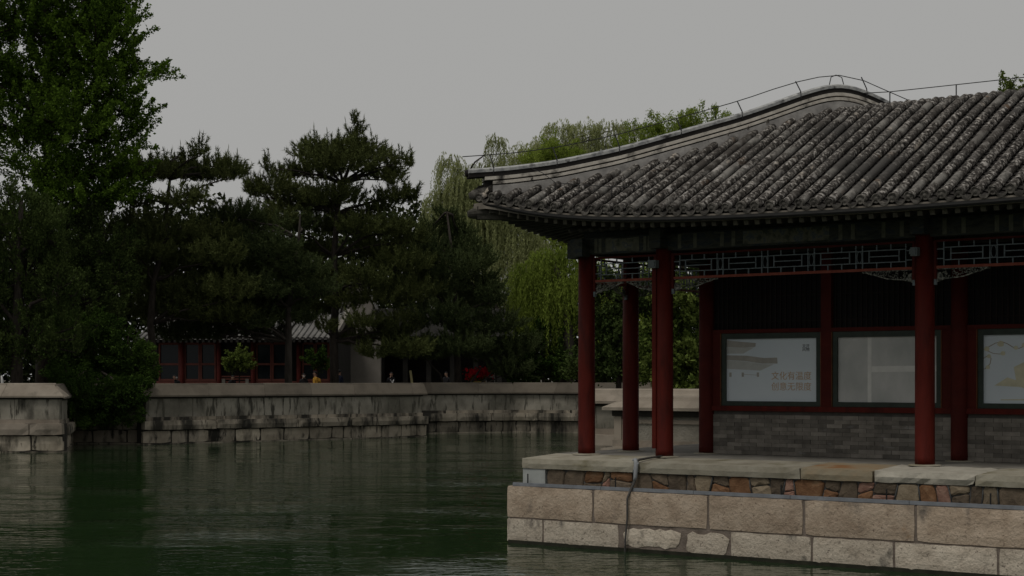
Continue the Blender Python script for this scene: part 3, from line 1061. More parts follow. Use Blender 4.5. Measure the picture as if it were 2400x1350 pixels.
# eave board and rafters
def eave_line(off, dz, a=-1.30, b=LEN + 1.3, n=70):
    return [Vector((s, eave_t(s) + off, roof_z(s, eave_t(s)) + dz)) for s in np.linspace(a, b, n)]
fas = MB()
ln_ = eave_line(.022, 0, -1.27, LEN + 1.27)
fas.sweep(ln_, [Vector((0, 1, 0))] * len(ln_), [(-.02, -.175), (.03, -.175), (.03, -.075), (-.02, -.075)])
fas.build('eave_board', 'fascia', ROOF)
fas = MB()
ln2 = [Vector((p.y, p.x, p.z)) for p in ln_ if p.x < 2 * TC + 1.2]
fas.sweep(ln2, [Vector((1, 0, 0))] * len(ln2), [(-.02, -.165), (.03, -.165), (.03, -.085), (-.02, -.085)])
fas.build('eave_board', 'fascia', ROOF)
rs = -1.2
while rs < LEN + 1.2:
    te = eave_t(rs) + .075
    zt = roof_z(rs, eave_t(rs)) - .213
    inner = Vector((max(rs, .15) if rs < LEN / 2 else min(rs, LEN - .15), .1, 5.17))
    tip = Vector((rs, te, zt))
    dd = (inner - tip).normalized()
    rm = MB().bar(tip, inner, .075, .07)
    rm.bar(tip - dd * .004, tip - dd * .0005, .068, .063, 1)
    rm.build('rafter', ['rafter', 'rafter_end'], ROOF)
    if -1.1 < rs < 2 * TC + 1.1:
        iy = max(rs, .15)
        rm = MB().bar((te, rs, zt), (.1, iy, 5.17), .075, .07)
        rm.build('rafter', ['rafter', 'rafter_end'], ROOF)
    rs += .172
# second tier: round eave rafters deeper in
for rs in np.arange(.1, LEN, .19):
    MB().tube([(rs, -.62, 4.90), (rs, .1, 5.13)], .04, 8).build('round_rafter', 'rafter', ROOF, True)
# corner beam under the hip, with a rounded nose
cbm = MB()
pa, pb = Vector((-1.26, -1.26, roof_z(-1.26, -1.26) - .25)), Vector((.3, .3, 5.2))
cbm.bar(pa, pb, .17, .20)
cbm.tube([pa + Vector((-.10, -.10, -.02)), pa + Vector((-.04, -.04, -.01)), pa + Vector((.05, .05, 0)), pa + Vector((.4, .4, -.02))], [.05, .085, .10, .09], 12)
cbm.build('corner_beam', 'rafter', ROOF)
# ceiling under the rafters in the gallery
MB().box(-.1, LEN + .1, .0, 2 * TC, 5.24, 5.26).build('gallery_ceiling', 'soffit', ROOF)

# --- hip ridge running up from the corner and over the rounded crest
hp = [(-1.36, 5.885), (-.9, 5.94), (-.37, 6.05), (.35, 6.28), (1.07, 6.58), (1.81, 6.89), (2.3, 7.14), (2.6, 7.30), (2.91, 7.42), (3.15, 7.39), (3.33, 7.31), (3.7, 7.08), (4.0, 6.88)]
hs_ = np.linspace(-1.36, 4.0, 60)
# smooth interpolation
hx = np.array([p[0] for p in hp]); hy = np.array([p[1] for p in hp])
hz = np.interp(hs_, hx, hy)
for _ in range(3):
    hz[1:-1] = (hz[:-2] + 2 * hz[1:-1] + hz[2:]) / 4
hz += .03
hpath = [Vector((a, a, z)) for a, z in zip(hs_, hz)]
hn = [Vector((.7071, -.7071, 0))] * len(hpath)
def ridge_layer(name, mat, w, z_hi, z_lo, cut=0, round_=False, wl=None):
    pr = [(-w, z_lo), (w if wl is None else wl, z_lo), (w if wl is None else wl, z_hi), (-w, z_hi)]
    if round_:
        pr = [(-w, z_lo), (w, z_lo), (w, z_lo + (z_hi - z_lo) * .55), (w * .62, z_hi - .012), (0, z_hi), (-w * .62, z_hi - .012), (-w, z_lo + (z_hi - z_lo) * .55)]
    return MB().sweep(hpath[cut:], hn[cut:], pr).build(name, mat, HR, False)
HR = MB().sweep(hpath[2:], hn[2:], [(-.07, -.48), (.07, -.48), (.07, -.04), (-.07, -.04)]).build('hip_ridge', 'mortar_and_shade', PAV)
ridge_layer('ridge_cap', 'ridge_cap', .14, 0, -.085, 0, True)
ridge_layer('ridge_shadow_band', 'mortar_and_shade', .128, -.087, -.152, 0)  # dark strip: shade of the recess below the cap put into colour
ridge_layer('ridge_course', 'ridge_band', .155, -.160, -.212, 2)
ridge_layer('ridge_course', 'ridge_band', .16, -.236, -.284, 3)
ridge_layer('ridge_footing', 'mortar_grey', .165, -.306, -.46, 3)
# dark barrel tile end at the tip
MB().tube([hpath[0] + Vector((-.03, -.03, -.075)), hpath[0] + Vector((.02, .02, -.072)), hpath[8] + Vector((0, 0, -.09))], [.05, .07, .06], 12).build('ridge_end_tile', 'mortar_and_shade', HR)
MB().tube([Vector((-1.34, -1.34, roof_z(-1.3, -1.3) + .03)), Vector((-1.28, -1.28, roof_z(-1.28, -1.28) + .05)), Vector((-1.0, -1.0, roof_z(-1, -1) + .06))], [.055, .085, .09], 12).build('corner_tile', 'tile_end', HR, True)
MB().tube([Vector((-1.30, -1.30, 5.52)), Vector((-1.22, -1.22, 5.60)), Vector((-1.05, -1.05, 5.62))], [.03, .06, .06], 8).build('ridge_ornament', 'mortar_and_shade', HR, True)

# --- lightning conductor wire on little posts
LW = thing('lightning_wire', 'thin black lightning conductor wire on short posts along the tiled hip ridge', 'wire', (1.197, 26.0, 0), ANG)
def wire(pts, r=.0075, name='wire'):
    MB().tube(pts, r, 5).build(name, 'wire', LW, True)
def hip_pt(sv, dz):
    return Vector((sv, sv, float(np.interp(sv, hs_, hz)) + dz))
wp = [hip_pt(-1.36, .17)]
wp[0] = Vector((-1.42, -1.42, hz[0] + .19))
for sv in np.linspace(-1.1, 2.2, 14):
    wp.append(hip_pt(sv, .20))
for sv, dz in ((2.5, .18), (2.75, .155), (3.0, .15), (3.3, .16), (3.5, .16), (3.9, .2)):
    wp.append(hip_pt(sv, dz))
wire(wp)
for sv in (-1.08, -.36, .36, 1.08, 1.80, 2.5, 3.3):
    lean = Vector((-.05, -.05, .0))
    MB().tube([hip_pt(sv, -.12) + Vector((.10, -.10, 0)), hip_pt(sv, .0) + Vector((.09, -.09, 0)), hip_pt(sv - .03, .2)], .010, 5).build('wire_post', 'wire', LW)
rp = [hip_pt(3.2, -.1)] + [Vector((s, TC + .1, roof_z(s, TC) + .27)) for s in np.linspace(3.9, 11, 12)]
wire(rp)
for s in (3.9, 5.0, 6.35, 7.7, 9.0):
    MB().tube([(s, TC + .1, roof_z(s, TC) + .0), (s, TC + .1, roof_z(s, TC) + .27)], .010, 5).build('wire_post', 'wire', LW)
lp = [hip_pt(2.88, .0), hip_pt(2.9, .12), hip_pt(2.96, .155), hip_pt(3.03, .12), hip_pt(3.08, -.12)]
wire(lp, .008)
ew = [hip_pt(-.75, .0), hip_pt(-.55, -.2) + Vector((.2, -.2, 0))]
for s in (-.1, .35, .95, 1.5):
    ew.append(Vector((s, -.75, roof_z(s, -.75) + .17)))
wire(ew, .006)
for s in (-.1, .35, .95, 1.5):
    MB().tube([(s, -.75, roof_z(s, -.75)), (s, -.75, roof_z(s, -.75) + .17)], .008, 5).build('wire_post', 'wire', LW)

# --- cable tray along the base and the cable that drops into the lake
TR = thing('cable_tray', 'grey steel strip with black pins lying along the granite base top', 'cable tray', (1.197, 26.0, 0), ANG)
xs = [-.70, .95, 2.55, 4.1, 5.85, 7.6, 9.5, 11.5]
for k in range(len(xs) - 1):
    t_ = MB().box(xs[k] + .004, xs[k + 1] - .004, -1.06, -1.015, .901, .955)
    t_.box(xs[k] + .004, xs[k + 1] - .004, -1.064, -1.061, .908, .949)
    t_.build('tray_length', 'steel', TR)
for u_s in (-.42, 1.20, 3.95, 5.52, 6.95, 8.9):
    MB().tube([(u_s, -1.04, .956), (u_s, -1.04, 1.10)], .011, 6).build('pin', 'wire', TR)
CB = thing('hanging_cable', 'grey taped cable hanging over the slab edge down into the water', 'cable', (1.197, 26.0, 0), ANG)
MB().tube([(1.49, -.16, 1.395), (1.47, -.45, 1.385), (1.53, -.9, 1.372), (1.56, -1.012, 1.352), (1.555, -1.03, 1.25), (1.535, -1.04, 1.05), (1.50, -1.09, .93), (1.47, -1.142, .80), (1.47, -1.142, .5), (1.44, -1.148, .2), (1.43, -1.15, -.3)],
          [.017, .017, .02, .022, .022, .022, .02, .016, .016, .016, .016], 8).build('cable', 'cable', CB, True)
MB().tube([(1.46, -.95, 1.365), (1.53, -1.0, 1.372), (1.56, -1.035, 1.33), (1.55, -1.04, 1.12), (1.53, -1.042, 1.06)], [.02, .032, .036, .03, .022], 8).build('tape', 'tape', CB, True)
MB().tube([(1.50, -1.03, 1.18), (1.545, -1.055, 1.26), (1.60, -1.03, 1.33)], [.012, .016, .014], 6).build('tape', 'tape', CB, True)

# ------------------------------------------------------------------ embankment walls
def bank(label, p0, p1, zs, seed, left_end=True, right_end=True, coping='bank_coping', body='bank_body', stone='bank_stone', ledge='bank_ledge', cop_len=2.6, bl=(0.5, 1.4), thick=.5, hips=(False, False), panel=False):
    """zs = (base, block top, ledge top, body top, coping top); the face looks to the water"""
    p0, p1 = Vector((p0[0], p0[1], 0)), Vector((p1[0], p1[1], 0))
    d = p1 - p0
    ln = d.length
    an = math.atan2(d.y, d.x)
    B = thing('embankment_wall', label, 'wall', p0, an, 'stone embankment walls round the lake')
    zb, z1, z2, z3, z4 = zs
    q = random.Random(seed)
    MB().box(.03, ln - .03, -.05, thick, -.4, z2 - .012).build('wall_core', 'joint', B)
    MB().box(0.0, ln, -.085, thick, -.4, zb + .05).build('footing', 'bank_ledge', B)
    x_ = 0
    k = 0
    while x_ < ln - .05:
        w_ = q.uniform(*bl)
        x1_ = ln if ln - x_ - w_ < .35 else x_ + w_
        stone_mb(x_ + .012, x1_ - .012, zb + q.uniform(.03, .06), z1 - .012, -.10 + q.uniform(-.01, .015), .1, .018, .012, .22, seed * 50 + k, .025).build('base_stone', stone, B)
        x_ = x1_
        k += 1
    x_ = 0
    while x_ < ln - .05:
        w_ = q.uniform(bl[0] * 2.2, bl[1] * 2.6)
        x1_ = ln if ln - x_ - w_ < .35 else x_ + w_
        stone_mb(x_ + .008, x1_ - .008, z1 + .01, z2, -.26 + q.uniform(-.015, .02), .1, .018, .010, .25, seed * 70 + k, .015).build('ledge_stone', ledge, B)
        x_ = x1_
        k += 1
    in0 = .18 if left_end else 0
    in1 = .18 if right_end else 0
    # plinth, body slabs
    MB().box(in0 - .02, ln - in1 + .02, .0, thick - .02, z2 - .01, z2 + .13).build('body_plinth', ledge, B)
    if panel:
        MB().box(in0 + .02, ln - in1, .075, thick - .05, z2 + .131, z3).build('wall_panel', body, B)
        fr_ = MB()
        fr_.box(in0, in0 + .17, .03, thick - .04, z2 + .131, z3)
        fr_.box(in0 + .171, in0 + .21, .05, thick - .04, z2 + .131, z3 - .06)
        fr_.box(in0 + .171, ln - in1, .045, .074, z3 - .14, z3 - .061)
        fr_.build('panel_frame', coping, B)
    else:
        x_ = in0
        while x_ < ln - in1 - .05:
            w_ = q.uniform(1.6, 3.0)
            x1_ = ln - in1 if ln - in1 - x_ - w_ < .8 else x_ + w_
            stone_mb(x_ + .004, x1_ - .004, z2 + .131, z3, .04 + q.uniform(-.006, .006), thick - .05, .01, .012, .3, seed * 90 + k, .004).build('wall_panel', body, B)
            x_ = x1_
            k += 1
    # moulding under the coping
    zm = .12 if panel else .06
    MB().box(in0 - .03, ln - in1 + .03, .0, thick - .01, z3 + .001, z3 + zm).build('moulding', 'joint', B)
    # sloping coping stones with a rounded ridge
    x_ = -.03 if left_end else 0
    xe = ln + .03 if right_end else ln
    zc = z3 + zm + .001
    while x_ < xe - .05:
        w_ = q.uniform(cop_len * .8, cop_len * 1.3)
        x1_ = xe if xe - x_ - w_ < .7 else x_ + w_
        c0 = x_ + (.0 if x_ <= 0 else .006)
        c1 = x1_ - .006
        yf, yb = -.10, thick + .10
        ym = (yf + yb) / 2
        h0 = (.38 if hips[0] and x_ <= 0 else 0)
        h1 = (.38 if hips[1] and x1_ >= xe - .01 else 0)
        sk0 = 0 if h0 or x_ <= 0 else .10
        sk1 = 0 if h1 or x1_ >= xe else .10
        tk = .11
        dz_ = q.uniform(-.006, .006)
        vs = []
        for (cx, hh, skw, sg) in ((c0, h0, sk0, 1), (c1, h1, sk1, -1)):
            vs += [(cx, yf, zc), (cx, yf, zc + .06), (cx + sg * hh + skw, ym - tk, z4 - .05 + dz_), (cx + sg * hh + skw, ym - tk * .7, z4 + dz_), (cx + sg * hh + skw, ym + tk * .7, z4 + dz_), (cx + sg * hh + skw, ym + tk, z4 - .05 + dz_), (cx, yb, zc + .06), (cx, yb, zc)]
        fs = [(i, i + 8, (i + 1) % 8 + 8, (i + 1) % 8) for i in range(8)]
        fs = [f_[::-1] for f_ in fs] + [tuple(range(8)), tuple(range(15, 7, -1))]
        MB().add(vs, fs).build('coping_stone', coping, B)
        # rounded ridge roll
        MB().tube([(c0 + h0 + sk0 * 1.1, ym, z4 - .025 + dz_), (c1 - h1 + sk1 * 1.1, ym, z4 - .025 + dz_)], .085, 8).build('ridge_roll', coping, B, True)
        x_ = x1_
        k += 1
    return B

ZF = (.0, .56, .94, 1.80, 2.33)
lb0 = PW(-120, 1060, 56.5)
bank('stained stone embankment wall end with sloping coping left of the overhanging juniper', (lb0.x, 56.5), (BL0.x, 56.5), (.0, .60, 1.02, 1.86, 2.36), 3, False, True, 'bank_pale', 'bank_body', 'bank_stone', 'bank_pale', 1.5, (.9, 2.2), hips=(False, True))
bank('dark shaded stone embankment return running back beneath the overhanging juniper', (-17.6, 64.0), (P333.x + .35, 64.0), ZF, 5, False, False)
bank('side return of the left wall end facing the juniper shrub', (BL0.x - .25, 57.2), (-17.35, 63.9), ZF, 4, False, False)
bank('long stone embankment wall with black drip stains before the red windowed hall', (P333.x, P333.y), (P998.x, P998.y), ZF, 6, True, True)
bank('recessed stone embankment wall section below the red flower pot', (P1000.x - .2, P1000.y), (P1200.x + .1, P1200.y), ZF, 8, False, False, stone='bank_ledge')
bank('far stone embankment wall section running towards the pavilion corner column', (P1200.x, P1200.y), (P1430.x + 3, P1430.y - 1), ZF, 9, False, False, stone='bank_ledge')
ca, sa = .811, -.585
def pvw(s, t):
    return (1.197 + .811 * s + .585 * t, 26 - .585 * s + .811 * t)
bank('pale embankment wall with chiselled panel and hipped coping seen between the pavilion columns', pvw(-3.46, 6.0), pvw(-.4, 6.0), (.0, .80, 1.22, 1.83, 2.19), 11, True, False, 'bank_pale', 'bank_chisel', 'bank_pale', 'bank_pale', 1.5, (.8, 1.5), thick=.4, hips=(True, False), panel=True)
q0, q1 = PW(1372, 1000, 37.6), PW(1700, 1000, 36.6)
bank('pale coped embankment wall behind the chiselled panel wall', (q0.x, q0.y), (q1.x, q1.y), (.0, .8, 1.30, 1.95, 2.30), 12, True, False, 'bank_pale', 'bank_body', 'bank_pale', 'bank_pale', 1.8, (.8, 1.5), thick=.4)

# ------------------------------------------------------------------ buildings behind
def hall():
    Y = 86.0
    p = PW(330, 900, Y)
    H_ = thing('red_windowed_hall', 'low hall with red brown window frames and pale grey tiled roof behind the pines', 'building', (p.x, Y, GZ), R(-4))
    px = Y / F
    def X(u):
        return (u - 330) * px
    def Z(y):
        return CZ - (y - HZ) * px - GZ
    MB().box(X(330), X(785), .25, 5.5, 0, Z(795)).build('wall', 'hall_dark', H_)
    MB().box(X(330), X(785), .08, .24, 0, Z(893)).build('dado_wall', 'hall_red', H_)
    MB().box(X(330), X(785), -.9, 6.2, Z(800), Z(792)).build('eave_beam', 'hall_dark', H_)
    for u in (428, 516, 597, 705, 782):
        MB().tube([(X(u), 0, 0), (X(u), 0, Z(800))], .13, 12).build('column', 'hall_red_dark', H_, True)
    for ua, ub in ((372, 422), (433, 470), (471, 508), (603, 640), (641, 680), (712, 742), (743, 775)):
        wdw = MB()
        wdw.box(X(ua), X(ua) + .08, .05, .2, Z(893), Z(805))
        wdw.box(X(ub) - .08, X(ub), .05, .2, Z(893), Z(805))
        for yy in (893, 856, 808):
            wdw.box(X(ua) + .081, X(ub) - .081, .055, .195, Z(yy), Z(yy) + .11)
        wo = wdw.build('window', 'hall_red', H_)
        MB().box(X(ua) + .08, X(ub) - .08, .15, .17, Z(891), Z(806)).build('pane', 'hall_glass', wo)
    # middle door with railing
    dr = MB()
    for zz in (884, 890, 897):
        dr.box(X(522), X(590), .0, .08, Z(zz), Z(zz) + .07)
    dr.build('railing', 'hall_red', H_)
    for u in (527, 583):
        MB().box(X(u) - .09, X(u) + .09, -.05, .1, 0, Z(888)).build('stone_post', 'hall_wall', H_)
    rf = MB()
    ns = 14
    def rp(f_, side=0):
        y_ = -1.0 + 4.6 * f_
        z_ = Z(797) + 1.55 * (f_ * .8 + .2 * f_ * f_)
        return y_, z_
    x0, x1 = X(325), X(795)
    for i in range(ns):
        (ya, za), (yb, zb) = rp(i / ns), rp((i + 1) / ns)
        rf.add([(x0, ya, za), (x1, ya, za), (x1, yb, zb), (x0, yb, zb)], [(0, 1, 2, 3)])
    rf.add([(x0, 3.6, rp(1)[1]), (x1, 3.6, rp(1)[1]), (x1, 7, Z(797)), (x0, 7, Z(797))], [(0, 1, 2, 3)])
    ro = rf.build('roof', 'hall_roof', H_)
    me = None
    for i in range(int((x1 - x0) / .3)):
        pts = [(0, *rp(f_)) for f_ in (0, .25, .5, .75, 1)]
        if me is None:
            me = MB().tube([(a, b_, c + .03) for a, b_, c in pts], .065, 6).mesh('tile_row', 'hall_roof', True)
        link('tile_row', me, ro, Matrix.Translation((x0 + .15 + i * .3, 0, 0)))
    vb = MB()
    pts = [(x1 - .05, *rp(f_)) for f_ in (0, .25, .5, .75, 1)]
    vb.sweep([Vector((a, b_, c)) for a, b_, c in pts], [Vector((1, 0, 0))] * 5, [(-.12, -.1), (.12, -.1), (.12, .22), (-.12, .22)])
    vb.build('verge', 'hall_wall', ro)
    # drip tile fringe
    fr_ = MB()
    for i in range(int((x1 - x0) / .3)):
        xx = x0 + .15 + i * .3
        fr_.box(xx - .07, xx + .07, -1.06, -1.02, Z(797) - .16, Z(797) + .05)
    fr_.build('eave_fringe', 'hall_dark', ro)['kind'] = 'stuff'
hall()

p = PW(838, 900, 92)
G2 = thing('grey_gable_house', 'grey plastered gable house right of the red windowed hall', 'building', (p.x, 92, GZ), R(3))
px = 92 / F
gv = [(-50 * px, 0), (54 * px, 0), (54 * px, (HZ - 760) * px + 1.2), (26 * px, (HZ - 690) * px + 1.3), (2 * px, (HZ - 650) * px + 1.3), (-22 * px, (HZ - 690) * px + 1.3), (-50 * px, (HZ - 760) * px + 1.2)]
ngv = len(gv)
MB().add([(a, 0, c) for a, c in gv] + [(a, 9, c) for a, c in gv], [tuple(range(ngv)), tuple(range(2 * ngv - 1, ngv - 1, -1))] + [(i, i + ngv, (i + 1) % ngv + ngv, (i + 1) % ngv) for i in range(ngv)]).build('wall', 'hall_wall', G2)
rg = MB()
top = gv[2:7]
pth = [Vector((a * 1.06, -.2, c + .05)) for a, c in top]
for i in range(4):
    a, b_ = pth[i], pth[i + 1]
    rg.add([a, b_, b_ + Vector((0, 9.4, 0)), a + Vector((0, 9.4, 0)), a + Vector((0, 0, .22)), b_ + Vector((0, 0, .22)), b_ + Vector((0, 9.4, .22)), a + Vector((0, 9.4, .22))],
           [(0, 1, 2, 3), (7, 6, 5, 4), (0, 4, 5, 1), (2, 6, 7, 3), (1, 5, 6, 2), (0, 3, 7, 4)])
rg.build('roof', 'hall_roof', G2)

p = PW(1040, 900, 94)
px = 94 / F
G3 = thing('dark_covered_gallery', 'dark open timber gallery with square posts behind the flower pot', 'building', (p.x, 94, GZ), 0)
MB().box(-150 * px, 160 * px, 3.0, 3.2, 0, 3.4).build('back_wall', 'hall_dark', G3)
MB().box(-155 * px, 165 * px, -.6, 3.6, 3.4, 3.75).build('eave_beam', 'hall_dark', G3)
rv = [(-158 * px, -.9, 3.7), (168 * px, -.9, 3.7), (168 * px, 4.2, 3.7), (-158 * px, 4.2, 3.7), (-158 * px, 1.6, 5.4), (168 * px, 1.6, 5.4)]
MB().add(rv, [(0, 1, 5, 4), (2, 3, 4, 5), (0, 4, 3), (1, 2, 5), (0, 3, 2, 1)]).build('roof', 'hall_dark', G3)
for u in (-145, -90, -35, 20, 75, 130):
    MB().box(u * px - .14, u * px + .14, -.14, .14, 0, 3.4).build('post', 'hall_dark', G3)

# ------------------------------------------------------------------ trees
def unit(v):
    return v / np.maximum(np.linalg.norm(v, axis=1, keepdims=True), 1e-6)

def leaf_quads(cen, axis, length, width, droop=None):
    """rhombic leaves: cen (n,3), axis (n,3) long direction"""
    n = len(cen)
    a = unit(axis)
    r = rng.normal(size=(n, 3))
    sidev = unit(np.cross(a, r))
    L_ = (length * rng.uniform(.7, 1.3, (n, 1)))
    W_ = (width * rng.uniform(.7, 1.3, (n, 1)))
    v = np.empty((n, 4, 3))
    v[:, 0] = cen - a * L_ * .5
    v[:, 1] = cen + sidev * W_ * .5
    v[:, 2] = cen + a * L_ * .5
    v[:, 3] = cen - sidev * W_ * .5
    f = np.arange(n * 4).reshape(n, 4)
    return v.reshape(-1, 3), f

def needle_tufts(cen, axis, nn, length, width, spread):
    """each tuft: nn thin needles fanning round an axis"""
    n = len(cen)
    a = unit(axis)
    c = np.repeat(cen, nn, axis=0)
    aa = np.repeat(a, nn, axis=0)
    r = rng.normal(size=(n * nn, 3))
    d = unit(aa * rng.uniform(.35, 1.2, (n * nn, 1)) + unit(r) * spread)
    sd = unit(np.cross(d, rng.normal(size=(n * nn, 3))))
    L_ = length * rng.uniform(.7, 1.25, (n * nn, 1))
    off = aa * rng.uniform(-.4, .4, (n * nn, 1)) * length
    v = np.empty((n * nn, 3, 3))
    v[:, 0] = c + off - sd * width * .5
    v[:, 1] = c + off + sd * width * .5
    v[:, 2] = c + off + d * L_
    f = np.arange(n * nn * 3).reshape(-1, 3)
    return v.reshape(-1, 3), f

def limbs(mb, path, r0, r1, n=8):
    k = len(path)
    mb.tube(path, [r0 + (r1 - r0) * i / (k - 1) for i in range(k)], n)

def bend(a, b, sag, k=5, wob=.1):
    pts = []
    for i in range(k):
        f_ = i / (k - 1)
        p = a.lerp(b, f_)
        p.z += sag * math.sin(f_ * math.pi)
        if 0 < i < k - 1:
            p += Vector((random.gauss(0, wob), random.gauss(0, wob), random.gauss(0, wob * .5)))
        pts.append(p)
    return pts

def tree_root(name, label, cat, base, group):
    return thing(name, label, cat, (base.x, base.y, GZ), 0, group)

def local(verts, root):
    return verts - np.array(root.location)

def pine(label, Y, trunk, pads, mat='leaf_pine', r=.2, dens=1.0, bark='bark', leader=True):
    tp = [PW(u, y, Y) for u, y in trunk]
    tp[0] = Vector((tp[0].x, Y, GZ - .1))
    root = tree_root('pine_tree', label, 'tree', Vector((tp[0].x, Y, GZ)), 'pines along the far bank')
    off = Vector(root.location)
    tp = [p_ + Vector((0, random.gauss(0, .15), 0)) if i else p_ for i, p_ in enumerate(tp)]
    mb = MB()
    limbs(mb, [p_ - off for p_ in tp], r * .85, r * .15, 10)
    px = Y / F
    C_, A_, CC, CA = [], [], [], []
    for (u, y, rx, ry) in pads:
        c = PW(u, y, Y)
        ax, az = rx * px, ry * px
        ay = ax * random.uniform(.8, 1.2)
        # pads sit at various depths round the trunk
        tx = min(tp, key=lambda q: abs(q.z - c.z)).x
        reach = abs(c.x - tx)
        dy = random.choice((-1, 1)) * random.uniform(.2, 1.0) * max(.5, 2.2 - reach * .4)
        c.y += dy
        # limb from the trunk
        att = min(tp, key=lambda q: abs(q.z - (c.z - .35 - reach * .15)))
        limbs(mb, bend(att - off, c - off - Vector((0, 0, az * .4)), random.uniform(.1, .35), 6, .07), r * random.uniform(.24, .36), .018, 6)
        az *= 1.2
        nt_ = int(dens * 215 * (ax * ay + ax * az * 1.5)) + 22
        # bottle-brush shoots: short upcurved axes carrying needle tufts
        nsh = max(5, nt_ // 5)
        p = unit(rng.normal(size=(nsh, 3))) * rng.uniform(.1, 1.0, (nsh, 1)) ** .45
        low = p[:, 2] < 0
        p[low, 2] *= .6
        q0 = p * np.array([ax, ay, az]) + np.array(c)
        dsh = unit(p * np.array([1.1, 1.1, .2]) + np.array([0, 0, .75]) + rng.normal(size=(nsh, 3)) * .3)
        lsh = rng.uniform(.18, .62, (nsh, 1)) * min(1.0, .45 + ax * .6)
        fr5 = np.array([0, .28, .52, .76, 1.0])
        q = (q0[:, None, :] + dsh[:, None, :] * (lsh * fr5[None, :])[:, :, None] + np.array([0, 0, .10]) * (fr5 ** 2)[None, :, None]).reshape(-1, 3)
        p = np.repeat(p, 5, axis=0)
        nt_ = len(q)
        C_.append(q)
        A_.append(np.repeat(dsh, 5, axis=0) + np.array([0, 0, .25]))
        # twigs inside the pad
        for _ in range(max(2, int(ax * 3))):
            i = rng.integers(nt_)
            limbs(mb, bend(c - off - Vector((0, 0, az * .3)), Vector(q[i]) - off, .05, 3, .03), .022, .008, 4)
        # candles on top
        up = np.arange(4, nt_, 5)[p[4::5, 2] > .3]
        if len(up):
            sel = rng.choice(up, max(1, len(up) // 5))
            CC.append(q[sel] + np.array([0, 0, .12]))
            CA.append(np.tile([0., 0., 1.], (len(sel), 1)) + rng.normal(size=(len(sel), 3)) * .08)
    C_, A_ = np.concatenate(C_), np.concatenate(A_)
    v1, f1 = needle_tufts(C_, A_, 11, .19, .036, .75)
    v2, f2 = needle_tufts(np.concatenate(CC), np.concatenate(CA), 5, .26, .030, .14)
    v = np.concatenate([v1, v2])
    f = np.concatenate([f1, f2 + len(v1)])
    mb.build('trunk', bark, root, True)
    tri_mesh('crown', local(v, root), f, mat, root)
    return root

pine('umbrella shaped pine with flat top tier beside the big broadleaf tree', 70,
     [(352, 925), (360, 840), (352, 760), (360, 660), (384, 560), (393, 480), (398, 420), (402, 380)],
     [(330, 402, 55, 20), (405, 396, 75, 22), (490, 405, 70, 22), (545, 412, 34, 22), (295, 425, 50, 18), (370, 415, 60, 16), (425, 368, 11, 20), (485, 370, 15, 22), (508, 384, 14, 12), (566, 396, 14, 22),
      (445, 485, 40, 16), (475, 468, 24, 14), (330, 485, 40, 12), (300, 540, 60, 28), (390, 548, 80, 28), (475, 560, 75, 26), (330, 600, 80, 30), (435, 615, 80, 30), (515, 610, 60, 26),
      (300, 660, 70, 30), (400, 685, 85, 30), (480, 695, 80, 28), (545, 690, 60, 28), (430, 735, 80, 20), (510, 742, 70, 20), (330, 730, 60, 24)], r=.24)
pine('slender pine with straight pale trunk in front of the red windowed hall', 73,
     [(676, 925), (674, 800), (676, 720), (688, 640), (700, 560), (705, 505)],
     [(560, 512, 58, 16), (520, 530, 45, 18), (605, 540, 70, 24), (550, 585, 75, 26), (640, 600, 70, 26), (700, 640, 75, 26), (600, 645, 85, 28), (535, 650, 60, 26), (655, 695, 80, 24), (585, 735, 75, 20),
      (690, 752, 45, 14), (740, 690, 55, 22), (640, 745, 55, 16), (690, 520, 40, 20), (560, 778, 60, 16), (470, 772, 60, 18), (400, 775, 50, 18), (620, 780, 50, 12), (520, 745, 70, 20), (640, 722, 60, 20), (440, 740, 60, 22), (600, 700, 60, 24), (560, 722, 60, 22), (610, 762, 40, 18), (480, 790, 60, 9), (400, 792, 50, 9), (640, 690, 50, 24)], 'leaf_pine_deep', r=.22, bark='bark_pale')
pine('tallest pine with pointed leader shoot standing in the middle of the grove', 76,
     [(785, 925), (783, 800), (786, 700), (783, 600), (790, 500), (802, 430), (830, 360), (838, 296)],
     [(838, 300, 6, 16), (830, 322, 7, 9), (848, 318, 8, 10), (828, 342, 9, 7), (847, 346, 9, 7), (790, 368, 85, 22), (718, 366, 34, 22), (745, 358, 14, 20), (862, 372, 46, 20), (905, 374, 22, 18), (945, 388, 22, 11), (962, 378, 8, 14), (660, 410, 36, 10), (633, 398, 10, 14),
      (725, 402, 70, 18), (810, 402, 85, 20), (890, 405, 50, 16), (925, 428, 24, 16), (640, 450, 65, 18), (595, 452, 26, 16), (700, 478, 90, 22), (780, 470, 80, 24), (925, 470, 50, 11), (965, 460, 18, 16), (890, 493, 36, 9), (850, 505, 30, 10),
      (760, 525, 95, 24), (655, 530, 65, 24), (850, 545, 60, 16), (920, 545, 46, 16), (960, 560, 40, 18), (880, 592, 65, 20), (715, 590, 60, 24), (940, 620, 70, 26), (860, 662, 60, 24), (745, 650, 50, 22), (950, 690, 75, 28), (855, 760, 36, 18),
      (935, 765, 60, 24), (840, 800, 36, 14), (880, 830, 40, 14), (960, 825, 50, 20), (880, 700, 50, 24), (815, 715, 40, 18), (735, 728, 42, 18), (765, 775, 26, 10), (910, 790, 50, 20), (820, 660, 40, 20)], r=.26)
